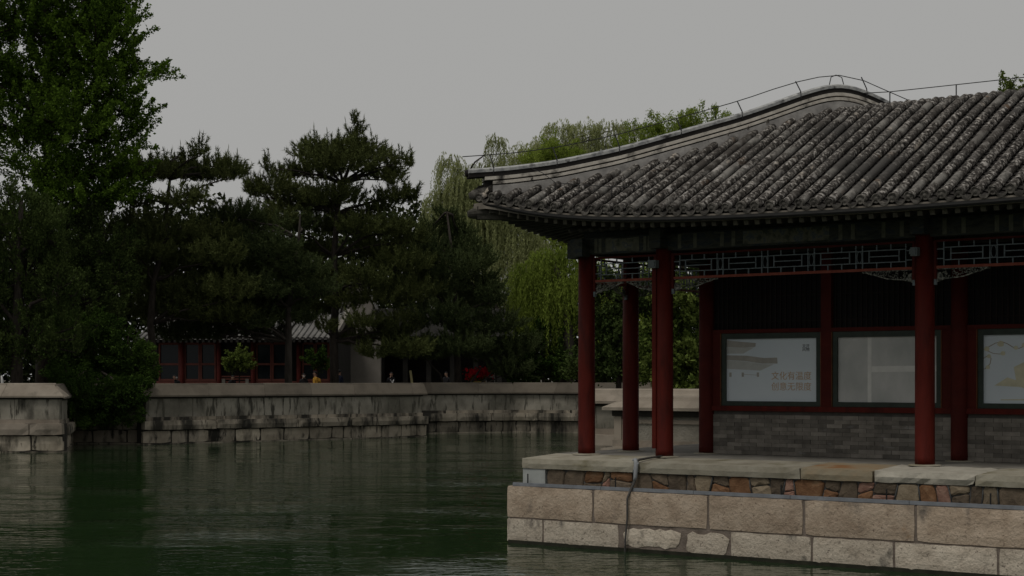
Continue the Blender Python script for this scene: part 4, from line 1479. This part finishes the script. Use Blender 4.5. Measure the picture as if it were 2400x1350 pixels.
pine('bushy dark pine left of the lime green willow', 79,
     [(1075, 925), (1070, 760), (1065, 640), (1048, 500)],
     [(1042, 508, 24, 22), (1010, 535, 36, 18), (1075, 540, 36, 22), (1030, 570, 55, 24), (1090, 585, 45, 24), (1000, 605, 55, 26), (1115, 622, 46, 24), (1050, 640, 75, 28), (1125, 672, 55, 26), (1010, 680, 75, 28), (1085, 710, 75, 28), (1155, 705, 36, 24),
      (1030, 750, 75, 28), (1115, 770, 75, 28), (1175, 765, 46, 26), (1080, 820, 75, 24), (1000, 830, 65, 22), (1150, 832, 60, 22), (1220, 820, 50, 24), (1200, 870, 50, 20)], 'leaf_pine_deep', r=.24)

def shoot_tree(name, label, cat, group, Y, blobs, trunk, nshoot, nleaf, leaf, mat, length, up=.5, spread=.22, r=.3, bark='bark', start=(.35, .85), n_twig=1.0, base=None, axis_up=.4):
    """blobs: (u, y, rx, ry) lobes of the crown; leaves sit along shoots that grow outwards and upwards"""
    tp = [PW(u, y, Y) for u, y in trunk]
    tp[0] = Vector((tp[0].x, Y, (GZ if base is None else base) - .1))
    root = thing(name, label, cat, (tp[0].x, Y, GZ if base is None else base), 0, group)
    off = Vector(root.location)
    mb = MB()
    limbs(mb, [p_ - off for p_ in tp], r, r * .3, 9)
    px = Y / F
    area = sum(b_[2] * b_[3] for b_ in blobs)
    Cn, Ax = [], []
    for bl_ in blobs:
        u, y, rx, ry = bl_[:4]
        c = np.array(PW(u, y, Y + (bl_[4] if len(bl_) > 4 else 0)))
        c[1] += random.uniform(-.3, .3) * rx * px
        rad = np.array([rx * px, rx * px * .9, ry * px])
        att = min(tp[1:], key=lambda q: (q - Vector(c)).length + max(0, q.z - c[2]) * 3)
        limbs(mb, bend(att - off, Vector(c) - off, .1, 5, .1), r * .4, .04, 6)
        ns_ = max(6, int(nshoot * rx * ry / area))
        d = unit(rng.normal(size=(ns_, 3)))
        d[:, 2] = np.where(d[:, 2] < -.3, d[:, 2] * .6, d[:, 2])
        p0 = c + d * rad * rng.uniform(start[0], start[1], (ns_, 1))
        dr = unit(d * np.array([1, 1, .7]) + np.array([0, 0, up]) + rng.normal(size=(ns_, 3)) * .25)
        ln_ = length * rng.uniform(.6, 1.25, (ns_, 1))
        for i in range(ns_):
            fcs = rng.random((nleaf, 1)) ** .8
            lat = rng.normal(size=(nleaf, 3)) * spread * (1 - .65 * fcs)
            Cn.append(p0[i] + dr[i] * ln_[i] * fcs + lat)
            Ax.append(dr[i] * axis_up + rng.normal(size=(nleaf, 3)) * .5 + lat * 2)
            if rng.random() < .35 * n_twig:
                limbs(mb, [Vector(c + (p0[i] - c) * .35) - off, Vector(p0[i]) - off, Vector(p0[i] + dr[i] * ln_[i] * .8) - off], .035, .008, 4)
    v, f = leaf_quads(np.concatenate(Cn), np.concatenate(Ax), leaf[0], leaf[1])
    mb.build('trunk', bark, root, True)
    tri_mesh('crown', local(v, root), f, mat, root)
    return root

shoot_tree('broadleaf_tree', 'big fresh green broadleaf tree towering over the left edge', 'tree', 'broadleaf trees', 68,
           [(60, 60, 130, 120), (190, 40, 110, 110), (-60, 150, 120, 130), (230, 130, 100, 90), (120, 190, 130, 110), (270, 215, 75, 75), (30, 300, 130, 110), (190, 310, 120, 95), (275, 330, 60, 60), (110, 400, 120, 70), (220, 400, 80, 45), (290, 90, 45, 70), (315, 265, 40, 50), (80, -80, 150, 100), (230, -50, 60, 60), (335, 170, 32, 40), (300, 40, 30, 40), (200, 470, 100, 60), (120, 520, 120, 80), (270, 455, 60, 50), (300, 390, 40, 40)],
           [(100, 925), (105, 700), (110, 450), (115, 300), (120, 120)], 1250, 150, (.125, .08), 'leaf_broad', 1.45, .65, .125, .35, start=(.2, .86))
shoot_tree('juniper_tree', 'tall dark juniper at the left edge in front of the broadleaf tree', 'tree', 'junipers by the wall', 60.5,
           [(40, 520, 85, 90), (110, 560, 50, 80), (-40, 520, 60, 100), (50, 650, 110, 110), (130, 680, 50, 90), (-30, 680, 70, 120), (60, 800, 130, 110), (-30, 840, 70, 80)],
           [(40, 925), (40, 760), (45, 600), (50, 470)], 620, 110, (.11, .05), 'leaf_juniper', .6, 1.2, .13, .25, start=(.4, .95), axis_up=1.2)
shoot_tree('juniper_tree', 'rounded dark juniper between the left edge juniper and the umbrella pine', 'tree', 'junipers by the wall', 67.5,
           [(190, 520, 60, 70), (250, 590, 70, 75), (170, 620, 80, 90), (280, 660, 55, 70), (210, 720, 100, 80), (130, 760, 70, 80)],
           [(200, 925), (205, 760), (210, 600), (200, 500)], 460, 110, (.11, .05), 'leaf_juniper', .6, 1.0, .14, .25, start=(.35, .95), axis_up=1.1)
shoot_tree('juniper_shrub', 'broad green juniper shrub spilling over the stone wall', 'shrub', 'junipers by the wall', 66.0,
           [(150, 810, 60, 55), (225, 790, 70, 55), (300, 830, 60, 55), (190, 870, 85, 60), (280, 890, 75, 50), (335, 880, 28, 34), (170, 940, 60, 50, -3.6), (250, 945, 60, 40, -3.2), (300, 930, 46, 42, -3), (170, 985, 32, 24, -4), (235, 985, 40, 22, -3.4), (285, 975, 30, 22, -3.2), (320, 930, 24, 34, -2.8), (165, 905, 40, 40, -3)],
           [(225, 905), (222, 860), (220, 800)], 900, 110, (.11, .055), 'leaf_shrub', .5, .55, .13, .14, start=(.35, .95), axis_up=.8)
shoot_tree('conifer_sapling', 'young feathery green conifer below the lime green willow', 'tree', 'saplings on the far bank', 81,
           [(1270, 780, 32, 30), (1265, 830, 48, 34), (1280, 870, 66, 34), (1320, 850, 34, 40), (1225, 875, 40, 26)],
           [(1275, 925), (1272, 850), (1270, 770)], 150, 90, (.17, .08), 'leaf_shrub', .7, .2, .14, .10, axis_up=1)
shoot_tree('garden_bush', 'sunlit leafy bush seen between the second column and the inner room', 'shrub', 'bushes behind the pavilion', 41.5,
           [(1585, 700, 42, 34), (1620, 745, 42, 40), (1560, 790, 46, 44), (1615, 830, 46, 44), (1545, 870, 44, 40), (1600, 900, 55, 34), (1650, 880, 40, 50), (1530, 815, 30, 30)],
           [(1590, 955), (1588, 870), (1590, 760)], 230, 62, (.13, .075), 'leaf_bush', .42, .4, .10, .07, axis_up=.3)
shoot_tree('garden_bush', 'dark leafy bush behind the corner columns and chiselled wall', 'shrub', 'bushes behind the pavilion', 52,
           [(1430, 760, 60, 60), (1500, 720, 50, 55), (1430, 860, 60, 55), (1500, 840, 50, 60), (1420, 690, 40, 40), (1560, 680, 60, 40), (1640, 660, 50, 50), (1370, 860, 40, 45)],
           [(1450, 945), (1450, 850), (1455, 720)], 320, 80, (.13, .075), 'leaf_juniper', .6, .4, .15, .12, axis_up=.3)
shoot_tree('potted_tree', 'small bright leafed sapling before the hall door', 'tree', 'saplings on the far bank', 83,
           [(560, 842, 26, 22), (545, 862, 20, 16), (578, 862, 18, 18)],
           [(562, 925), (561, 880), (560, 845)], 60, 60, (.14, .07), 'leaf_bush', .45, .6, .10, .05, axis_up=.8)
shoot_tree('potted_tree', 'yellowish sapling beside the slender pine trunk and hall window', 'tree', 'saplings on the far bank', 83,
           [(738, 842, 24, 18), (762, 835, 14, 14), (752, 862, 22, 14)],
           [(745, 925), (745, 870), (746, 845)], 44, 46, (.14, .07), 'leaf_shrub', .42, .6, .10, .05, axis_up=.8)
shoot_tree('background_tree', 'light green treetop showing above the roof ridge at the right edge', 'tree', 'broadleaf trees', 52,
           [(2400, 235, 60, 40), (2350, 235, 30, 26), (2440, 200, 40, 40), (2480, 260, 100, 80), (2380, 300, 80, 60)],
           [(2430, 950), (2428, 600), (2425, 300)], 150, 70, (.12, .06), 'leaf_bush', .7, .8, .09, .2, axis_up=.6)

def willow(label, Y, tops, trunk, nstr, slen, mat, seed, leaf=(.17, .035), arch=.6, name='willow_tree'):
    """tops: (u, y, half width px, half height px) regions where hanging strands start"""
    tp = [PW(u, y, Y) for u, y in trunk]
    tp[0] = Vector((tp[0].x, Y, GZ - .1))
    root = thing(name, label, 'tree', (tp[0].x, Y, GZ), 0, 'willows beyond the lake')
    off = Vector(root.location)
    mb = MB()
    limbs(mb, [p_ - off for p_ in tp], .35, .12, 9)
    px = Y / F
    Cn, Ax = [], []
    area = sum(t_[2] * t_[3] for t_ in tops)
    for (u, y, hw, hh) in tops:
        ns_ = max(4, int(nstr * hw * hh / area))
        c = PW(u, y, Y)
        att = min(tp, key=lambda q: abs(q.z - (c.z - 1.5)))
        limbs(mb, bend(att - off, c - off, .2, 6, .12), .06, .012, 6)
        for i in range(ns_):
            th = rng.uniform(0, 2 * math.pi)
            rr_ = math.sqrt(rng.random())
            st_ = np.array([c.x + hw * px * rr_ * math.cos(th), c.y + hw * px * rr_ * .8 * rng.uniform(-1, 1), c.z + hh * px * (1 - rr_ ** 2) * rng.uniform(.3, 1) + hh * px * rng.uniform(-1, .3) * .7])
            ln_ = slen * rng.uniform(.35, 1.15)
            nl = int(ln_ / .045)
            f_ = np.linspace(0, 1, nl)[:, None]
            outd = np.array([math.cos(th), rng.uniform(-.6, .6), 0]) * arch * rng.uniform(.3, 1)
            # first rises and arches, then hangs
            pos = st_ + outd * (1 - np.exp(-4 * f_)) + np.array([0, 0, 1.]) * (.35 * np.sin(np.minimum(f_ * 6, np.pi)) * arch - ln_ * f_ ** 1.15)
            pos += rng.normal(size=pos.shape) * .035
            sway = np.cumsum(rng.normal(size=(nl, 1)) * .006, axis=0)
            pos[:, :1] += sway
            Cn.append(pos)
            Ax.append(np.tile([0., 0., -1.], (nl, 1)) + rng.normal(size=(nl, 3)) * .3)
    v, f = leaf_quads(np.concatenate(Cn), np.concatenate(Ax), leaf[0], leaf[1])
    mb.build('trunk', 'bark_pale', root, True)
    tri_mesh('crown', local(v, root), f, mat, root)
    return root

willow('tall thin weeping willow left of the upturned roof corner', 100,
       [(1055, 385, 30, 30), (1085, 430, 40, 40), (1040, 470, 40, 40), (1160, 330, 20, 22), (1130, 420, 50, 50), (1090, 510, 70, 50), (1160, 500, 60, 60), (1210, 540, 60, 50), (1260, 580, 50, 50), (1020, 520, 35, 35)],
       [(1150, 925), (1160, 700), (1150, 560), (1120, 450), (1100, 400)], 1900, 4.6, 'leaf_willow', 1, (.18, .042))
willow('wide weeping willow rising behind the hip ridge', 102,
       [(1240, 360, 40, 36), (1310, 300, 36, 26), (1370, 305, 40, 28), (1430, 300, 40, 24), (1480, 300, 26, 24), (1300, 350, 70, 40), (1400, 350, 80, 40), (1190, 390, 40, 40), (1480, 360, 60, 40)],
       [(1370, 925), (1370, 650), (1365, 450), (1360, 340)], 1300, 3.6, 'leaf_willow', 2, (.18, .038))
shoot_tree('background_tree', 'lime green treetop in front of the weeping willow above the roof edge', 'tree', 'broadleaf trees', 88,
           [(1310, 366, 56, 34), (1262, 384, 36, 24), (1330, 420, 80, 50), (1335, 485, 84, 55), (1350, 560, 70, 60)],
           [(1320, 925), (1320, 600), (1315, 400)], 340, 100, (.14, .06), 'leaf_lime', .8, .5, .2, .2, axis_up=.5)
shoot_tree('background_tree', 'lime green treetop right of the willow above the hip ridge', 'tree', 'broadleaf trees', 90,
           [(1540, 305, 40, 26), (1620, 300, 50, 30), (1680, 295, 36, 24), (1560, 350, 90, 50), (1660, 350, 80, 50), (1490, 340, 40, 30), (1580, 430, 110, 70), (1620, 530, 100, 80)],
           [(1600, 925), (1600, 600), (1600, 380)], 560, 100, (.14, .06), 'leaf_lime', .8, .6, .2, .2, axis_up=.5)
willow('round lime green willow left of the corner column', 81,
       [(1290, 600, 50, 26), (1240, 640, 40, 34), (1330, 610, 50, 34), (1280, 660, 60, 40), (1220, 700, 26, 40), (1340, 690, 60, 50), (1400, 640, 50, 50), (1270, 730, 50, 40), (1440, 700, 60, 50), (1510, 650, 50, 50)],
       [(1330, 925), (1332, 780), (1320, 680), (1300, 620)], 1500, 2.2, 'leaf_lime', 3, (.15, .05), .5)

# far wood: one dark mass behind everything on the left
Cn = []
for u in np.arange(-600, 2900, 36):
    top = 535 + 30 * math.sin(u * .011) + random.uniform(-20, 20)
    if u > 1000: top = 690
    Yt = 112 + random.uniform(-4, 4)
    y = top
    while y < 905:
        c = np.array(PW(u + random.uniform(-14, 14), y, Yt))
        d = rng.normal(size=(120, 3)) * np.array([.8, .8, .75])
        Cn.append(c + d)
        y += 34
cc = np.concatenate(Cn)
cc = cc[cc[:, 2] > GZ]
v, f = leaf_quads(cc, rng.normal(size=cc.shape) + np.array([0, 0, .5]), .46, .29)
o_ = tri_mesh('distant_wood', v, f, 'leaf_far')
o_['kind'] = 'stuff'
tag(o_, 'dark wood closing the view far behind the halls', 'wood')

# ------------------------------------------------------------------ people on the far bank
def person(label, u, Y, h, yaw, top, legs, extra=None, lean=0.0):
    p = PW(u, 900, Y)
    root_loc = (p.x, Y, GZ)
    k = h / 1.72
    J = {'pel': (0, 0, .93), 'wai': (0, .0, 1.08), 'che': (0, -.01 - lean * .1, 1.30), 'nec': (0, -lean * .2, 1.47), 'hd0': (0, -.02 - lean * .24, 1.55), 'hd1': (0, -.03 - lean * .27, 1.64), 'hd2': (0, -.02 - lean * .27, 1.70)}
    V = [J[q] for q in ('pel', 'wai', 'che', 'nec', 'hd0', 'hd1', 'hd2')]
    rad = [.145, .13, .155, .055, .075, .092, .06]
    E_ = [(0, 1), (1, 2), (2, 3), (3, 4), (4, 5), (5, 6)]
    for sg in (-1, 1):
        o = len(V)
        V += [(sg * .10, 0, .86), (sg * .11, -.05 * sg, .48), (sg * .11, .03 - .06 * sg, .08), (sg * .12, -.11 - .06 * sg, .035)]
        rad += [.095, .062, .043, .038]
        E_ += [(0, o), (o, o + 1), (o + 1, o + 2), (o + 2, o + 3)]
        o = len(V)
        V += [(sg * .185, -lean * .1, 1.38), (sg * .235, .02, 1.12), (sg * .22, -.10, .90), (sg * .215, -.13, .82)]
        rad += [.06, .046, .034, .036]
        E_ += [(2, o), (o, o + 1), (o + 1, o + 2), (o + 2, o + 3)]
        hnd = o + 3
        for fi, (dx, dy_, l_) in enumerate(((-.02, -.02, .07), (-.007, -.025, .08), (.007, -.025, .075), (.02, -.02, .06), (-.035, .01, .05))):
            a = len(V)
            bx, by, bz = V[hnd]
            V += [(bx + dx, by + dy_, bz - l_ * .55), (bx + dx, by + dy_ * 1.6, bz - l_)]
            rad += [.0095, .008]
            E_ += [(hnd, a), (a, a + 1)]
    me = bpy.data.meshes.new('tmp')
    me.from_pydata([Vector(v_) * k for v_ in V], E_, [])
    to = bpy.data.objects.new('tmp', me)
    C.objects.link(to)
    md = to.modifiers.new('skin', 'SKIN')
    for i, sv in enumerate(me.skin_vertices[0].data):
        sv.radius = (rad[i] * k * (1.25 if i in (0, 1, 2) else 1), rad[i] * k * (.8 if i in (0, 1, 2) else 1))
        sv.use_root = (i == 0)
    sb = to.modifiers.new('sub', 'SUBSURF')
    sb.levels = 1
    dg = bpy.context.evaluated_depsgraph_get()
    bm = bpy.data.meshes.new_from_object(to.evaluated_get(dg))
    bpy.data.objects.remove(to)
    bm.name = 'person'
    bm.materials.clear()
    for m_ in ('skin', top, legs, 'hair'):
        bm.materials.append(MT[m_])
    for pl in bm.polygons:
        c = pl.center / k
        pl.use_smooth = True
        if c.z < .10: pl.material_index = 3
        elif c.z < .95 and abs(c.x) < .19: pl.material_index = 2
        elif c.z < 1.475 and not (c.z < .87 and abs(c.x) > .19): pl.material_index = 1
        else: pl.material_index = 0
    pe = link('person', bm)
    pe.location = root_loc
    pe.rotation_euler = (0, 0, yaw)
    tag(pe, label, 'person', 'people walking on the far bank')
    # hair cap, ears, nose
    hc = Vector(J['hd1']) * k
    hb = MB()
    ns_, nr = 14, 7
    vs, fs = [], []
    for j in range(nr):
        th = math.pi * .62 * j / (nr - 1)
        for i in range(ns_):
            a = 2 * math.pi * i / ns_
            fz = math.cos(th)
            rx = .098 * math.sin(th)
            yy = math.sin(a) * rx * 1.1
            if math.sin(a) < -.3 and th > 1.05:
                fz = math.cos(1.05) + .0
                yy *= .92
            vs.append(hc + Vector((math.cos(a) * rx, yy + .012, .012 + fz * .105)) * k)
    for j in range(nr - 1):
        for i in range(ns_):
            fs.append((j * ns_ + i, (j + 1) * ns_ + i, (j + 1) * ns_ + (i + 1) % ns_, j * ns_ + (i + 1) % ns_))
    hb.add(vs, fs).build('hair', 'hair', pe, True)
    fb = MB()
    fb.tube([hc + Vector((0, -.085, .0)) * k, hc + Vector((0, -.112, -.03)) * k], [.008, .014], 6)
    for sg in (-1, 1):
        fb.tube([hc + Vector((sg * .085, .0, -.03)) * k, hc + Vector((sg * .098, .01, .01)) * k], [.012, .018], 6)
    fb.build('face_features', 'skin', pe, True)
    eb = MB()
    for sg in (-1, 1):
        eb.box(sg * .034 * k - .012, sg * .034 * k + .012, hc.y - .093 * k, hc.y - .08 * k, hc.z + .0, hc.z + .010)
    eb.box(-.02, .02, hc.y - .09 * k, hc.y - .08 * k, hc.z - .055 * k, hc.z - .048 * k)
    eb.build('eyes_and_mouth', 'hair', pe)
    if extra:
        extra(pe, k)
    return pe

def collar(pe, k):
    MB().bar(Vector((-.10, -.17, 1.33)) * k, Vector((.0, -.19, 1.15)) * k, .07, .03).bar(Vector((.10, -.17, 1.33)) * k, Vector((.02, -.19, 1.12)) * k, .07, .03).build('collar', 'cloth_white', pe)
def bag(pe, k):
    MB().tube([Vector((-.16, .10, 1.42)) * k, Vector((.0, .19, 1.3)) * k, Vector((.10, .21, 1.1)) * k], [.05, .10, .09], 8).build('backpack', 'cloth_yellow', pe, True)
def mask(pe, k):
    MB().bar(Vector((-.05, -.125, 1.60)) * k, Vector((.05, -.125, 1.60)) * k, .03, .08).build('face_mask', 'cloth_white', pe)

person('person in a dark navy jacket walking past the grey gable house', 795, 80, 1.68, R(150), 'cloth_navy', 'cloth_black')
person('person in a golden yellow top beside the slender pine trunk', 739, 79, 1.60, R(-60), 'cloth_yellow', 'cloth_black', bag)
person('person in black and white clothes left of the yellow clad walker', 712, 79.6, 1.50, R(10), 'cloth_black', 'cloth_black', mask)
person('stooping person in maroon with a white mask before the hall windows', 418, 78.5, 1.42, R(-40), 'cloth_black', 'cloth_maroon', mask, 1.0)
person('person in a dark grey jacket beneath the bright sapling', 543, 79.5, 1.40, R(30), 'cloth_black', 'cloth_jean', None, .6)
person('person with a white shirt front inside the dark gallery doorway', 917, 84, 1.58, R(20), 'cloth_black', 'cloth_black', collar)
person('person in black standing left of the red flower pot', 1046, 86, 1.60, R(-30), 'cloth_black', 'cloth_black')

# flower pot, yellow slat, white stand, pale post
p = PW(1121, 900, 80)
FP = thing('flower_pot', 'yellow planter of red flowers standing on the far bank', 'flower pot', (p.x, 80, GZ))
MB().tube([(0, 0, 0), (0, 0, .05), (0, 0, .75), (0, 0, .98), (0, 0, 1.14), (0, 0, 1.15)], [.24, .27, .30, .34, .38, .30], 16).build('pot', 'pot_yellow', FP, True)
cn = rng.normal(size=(420, 3)) * np.array([.26, .24, .13]) + np.array([0, 0, 1.50])
v, f = leaf_quads(cn, rng.normal(size=(420, 3)), .16, .12)
tri_mesh('flowers', v, f, 'flower_red', FP)['kind'] = 'stuff'
cn = rng.normal(size=(200, 3)) * np.array([.24, .22, .10]) + np.array([0, 0, 1.26])
v, f = leaf_quads(cn, rng.normal(size=(200, 3)), .18, .06)
tri_mesh('foliage', v, f, 'leaf_shrub', FP)

p = PW(968, 900, 78)
YS = thing('leaning_yellow_board', 'narrow pale yellow board leaning behind the wall coping', 'board', (p.x, 78, GZ))
MB().bar((.10, 0, .0), (-.13, .05, 1.66), .10, .17, up=Vector((0, 1, 0))).build('board', 'sign_yellow', YS)
MB().bar((.10, -.056, .85), (.085, -.053, .95), .012, .17, up=Vector((0, 1, 0))).build('band', 'window_brown', YS)
p = PW(1150, 900, 81)
WS = thing('white_stand', 'white open frame stand right of the red flower pot', 'stand', (p.x, 81, GZ))
for x_ in (-.22, .2):
    MB().bar((x_, 0, 0), (x_, 0, 1.55 if x_ > 0 else 1.40), .05, .05).build('leg', 'white_paint', WS)
MB().box(-.22, .2, -.02, .02, 1.33, 1.46).build('crossbar', 'white_paint', WS)
p = PW(23, 900, 59)
o_ = MB().tube([(0, 0, 0), (0, 0, .9), (-.03, 0, 1.2), (-.05, 0, 1.38)], [.075, .065, .05, .03], 10).build('marker_post', 'white_paint', None, True)
o_.location = (p.x, 58.2, GZ)
tag(o_, 'small white post above the wall coping at the left edge', 'post')

print('objects', len(bpy.data.objects), 'tris', sum(len(m.polygons) * 2 for m in bpy.data.meshes))
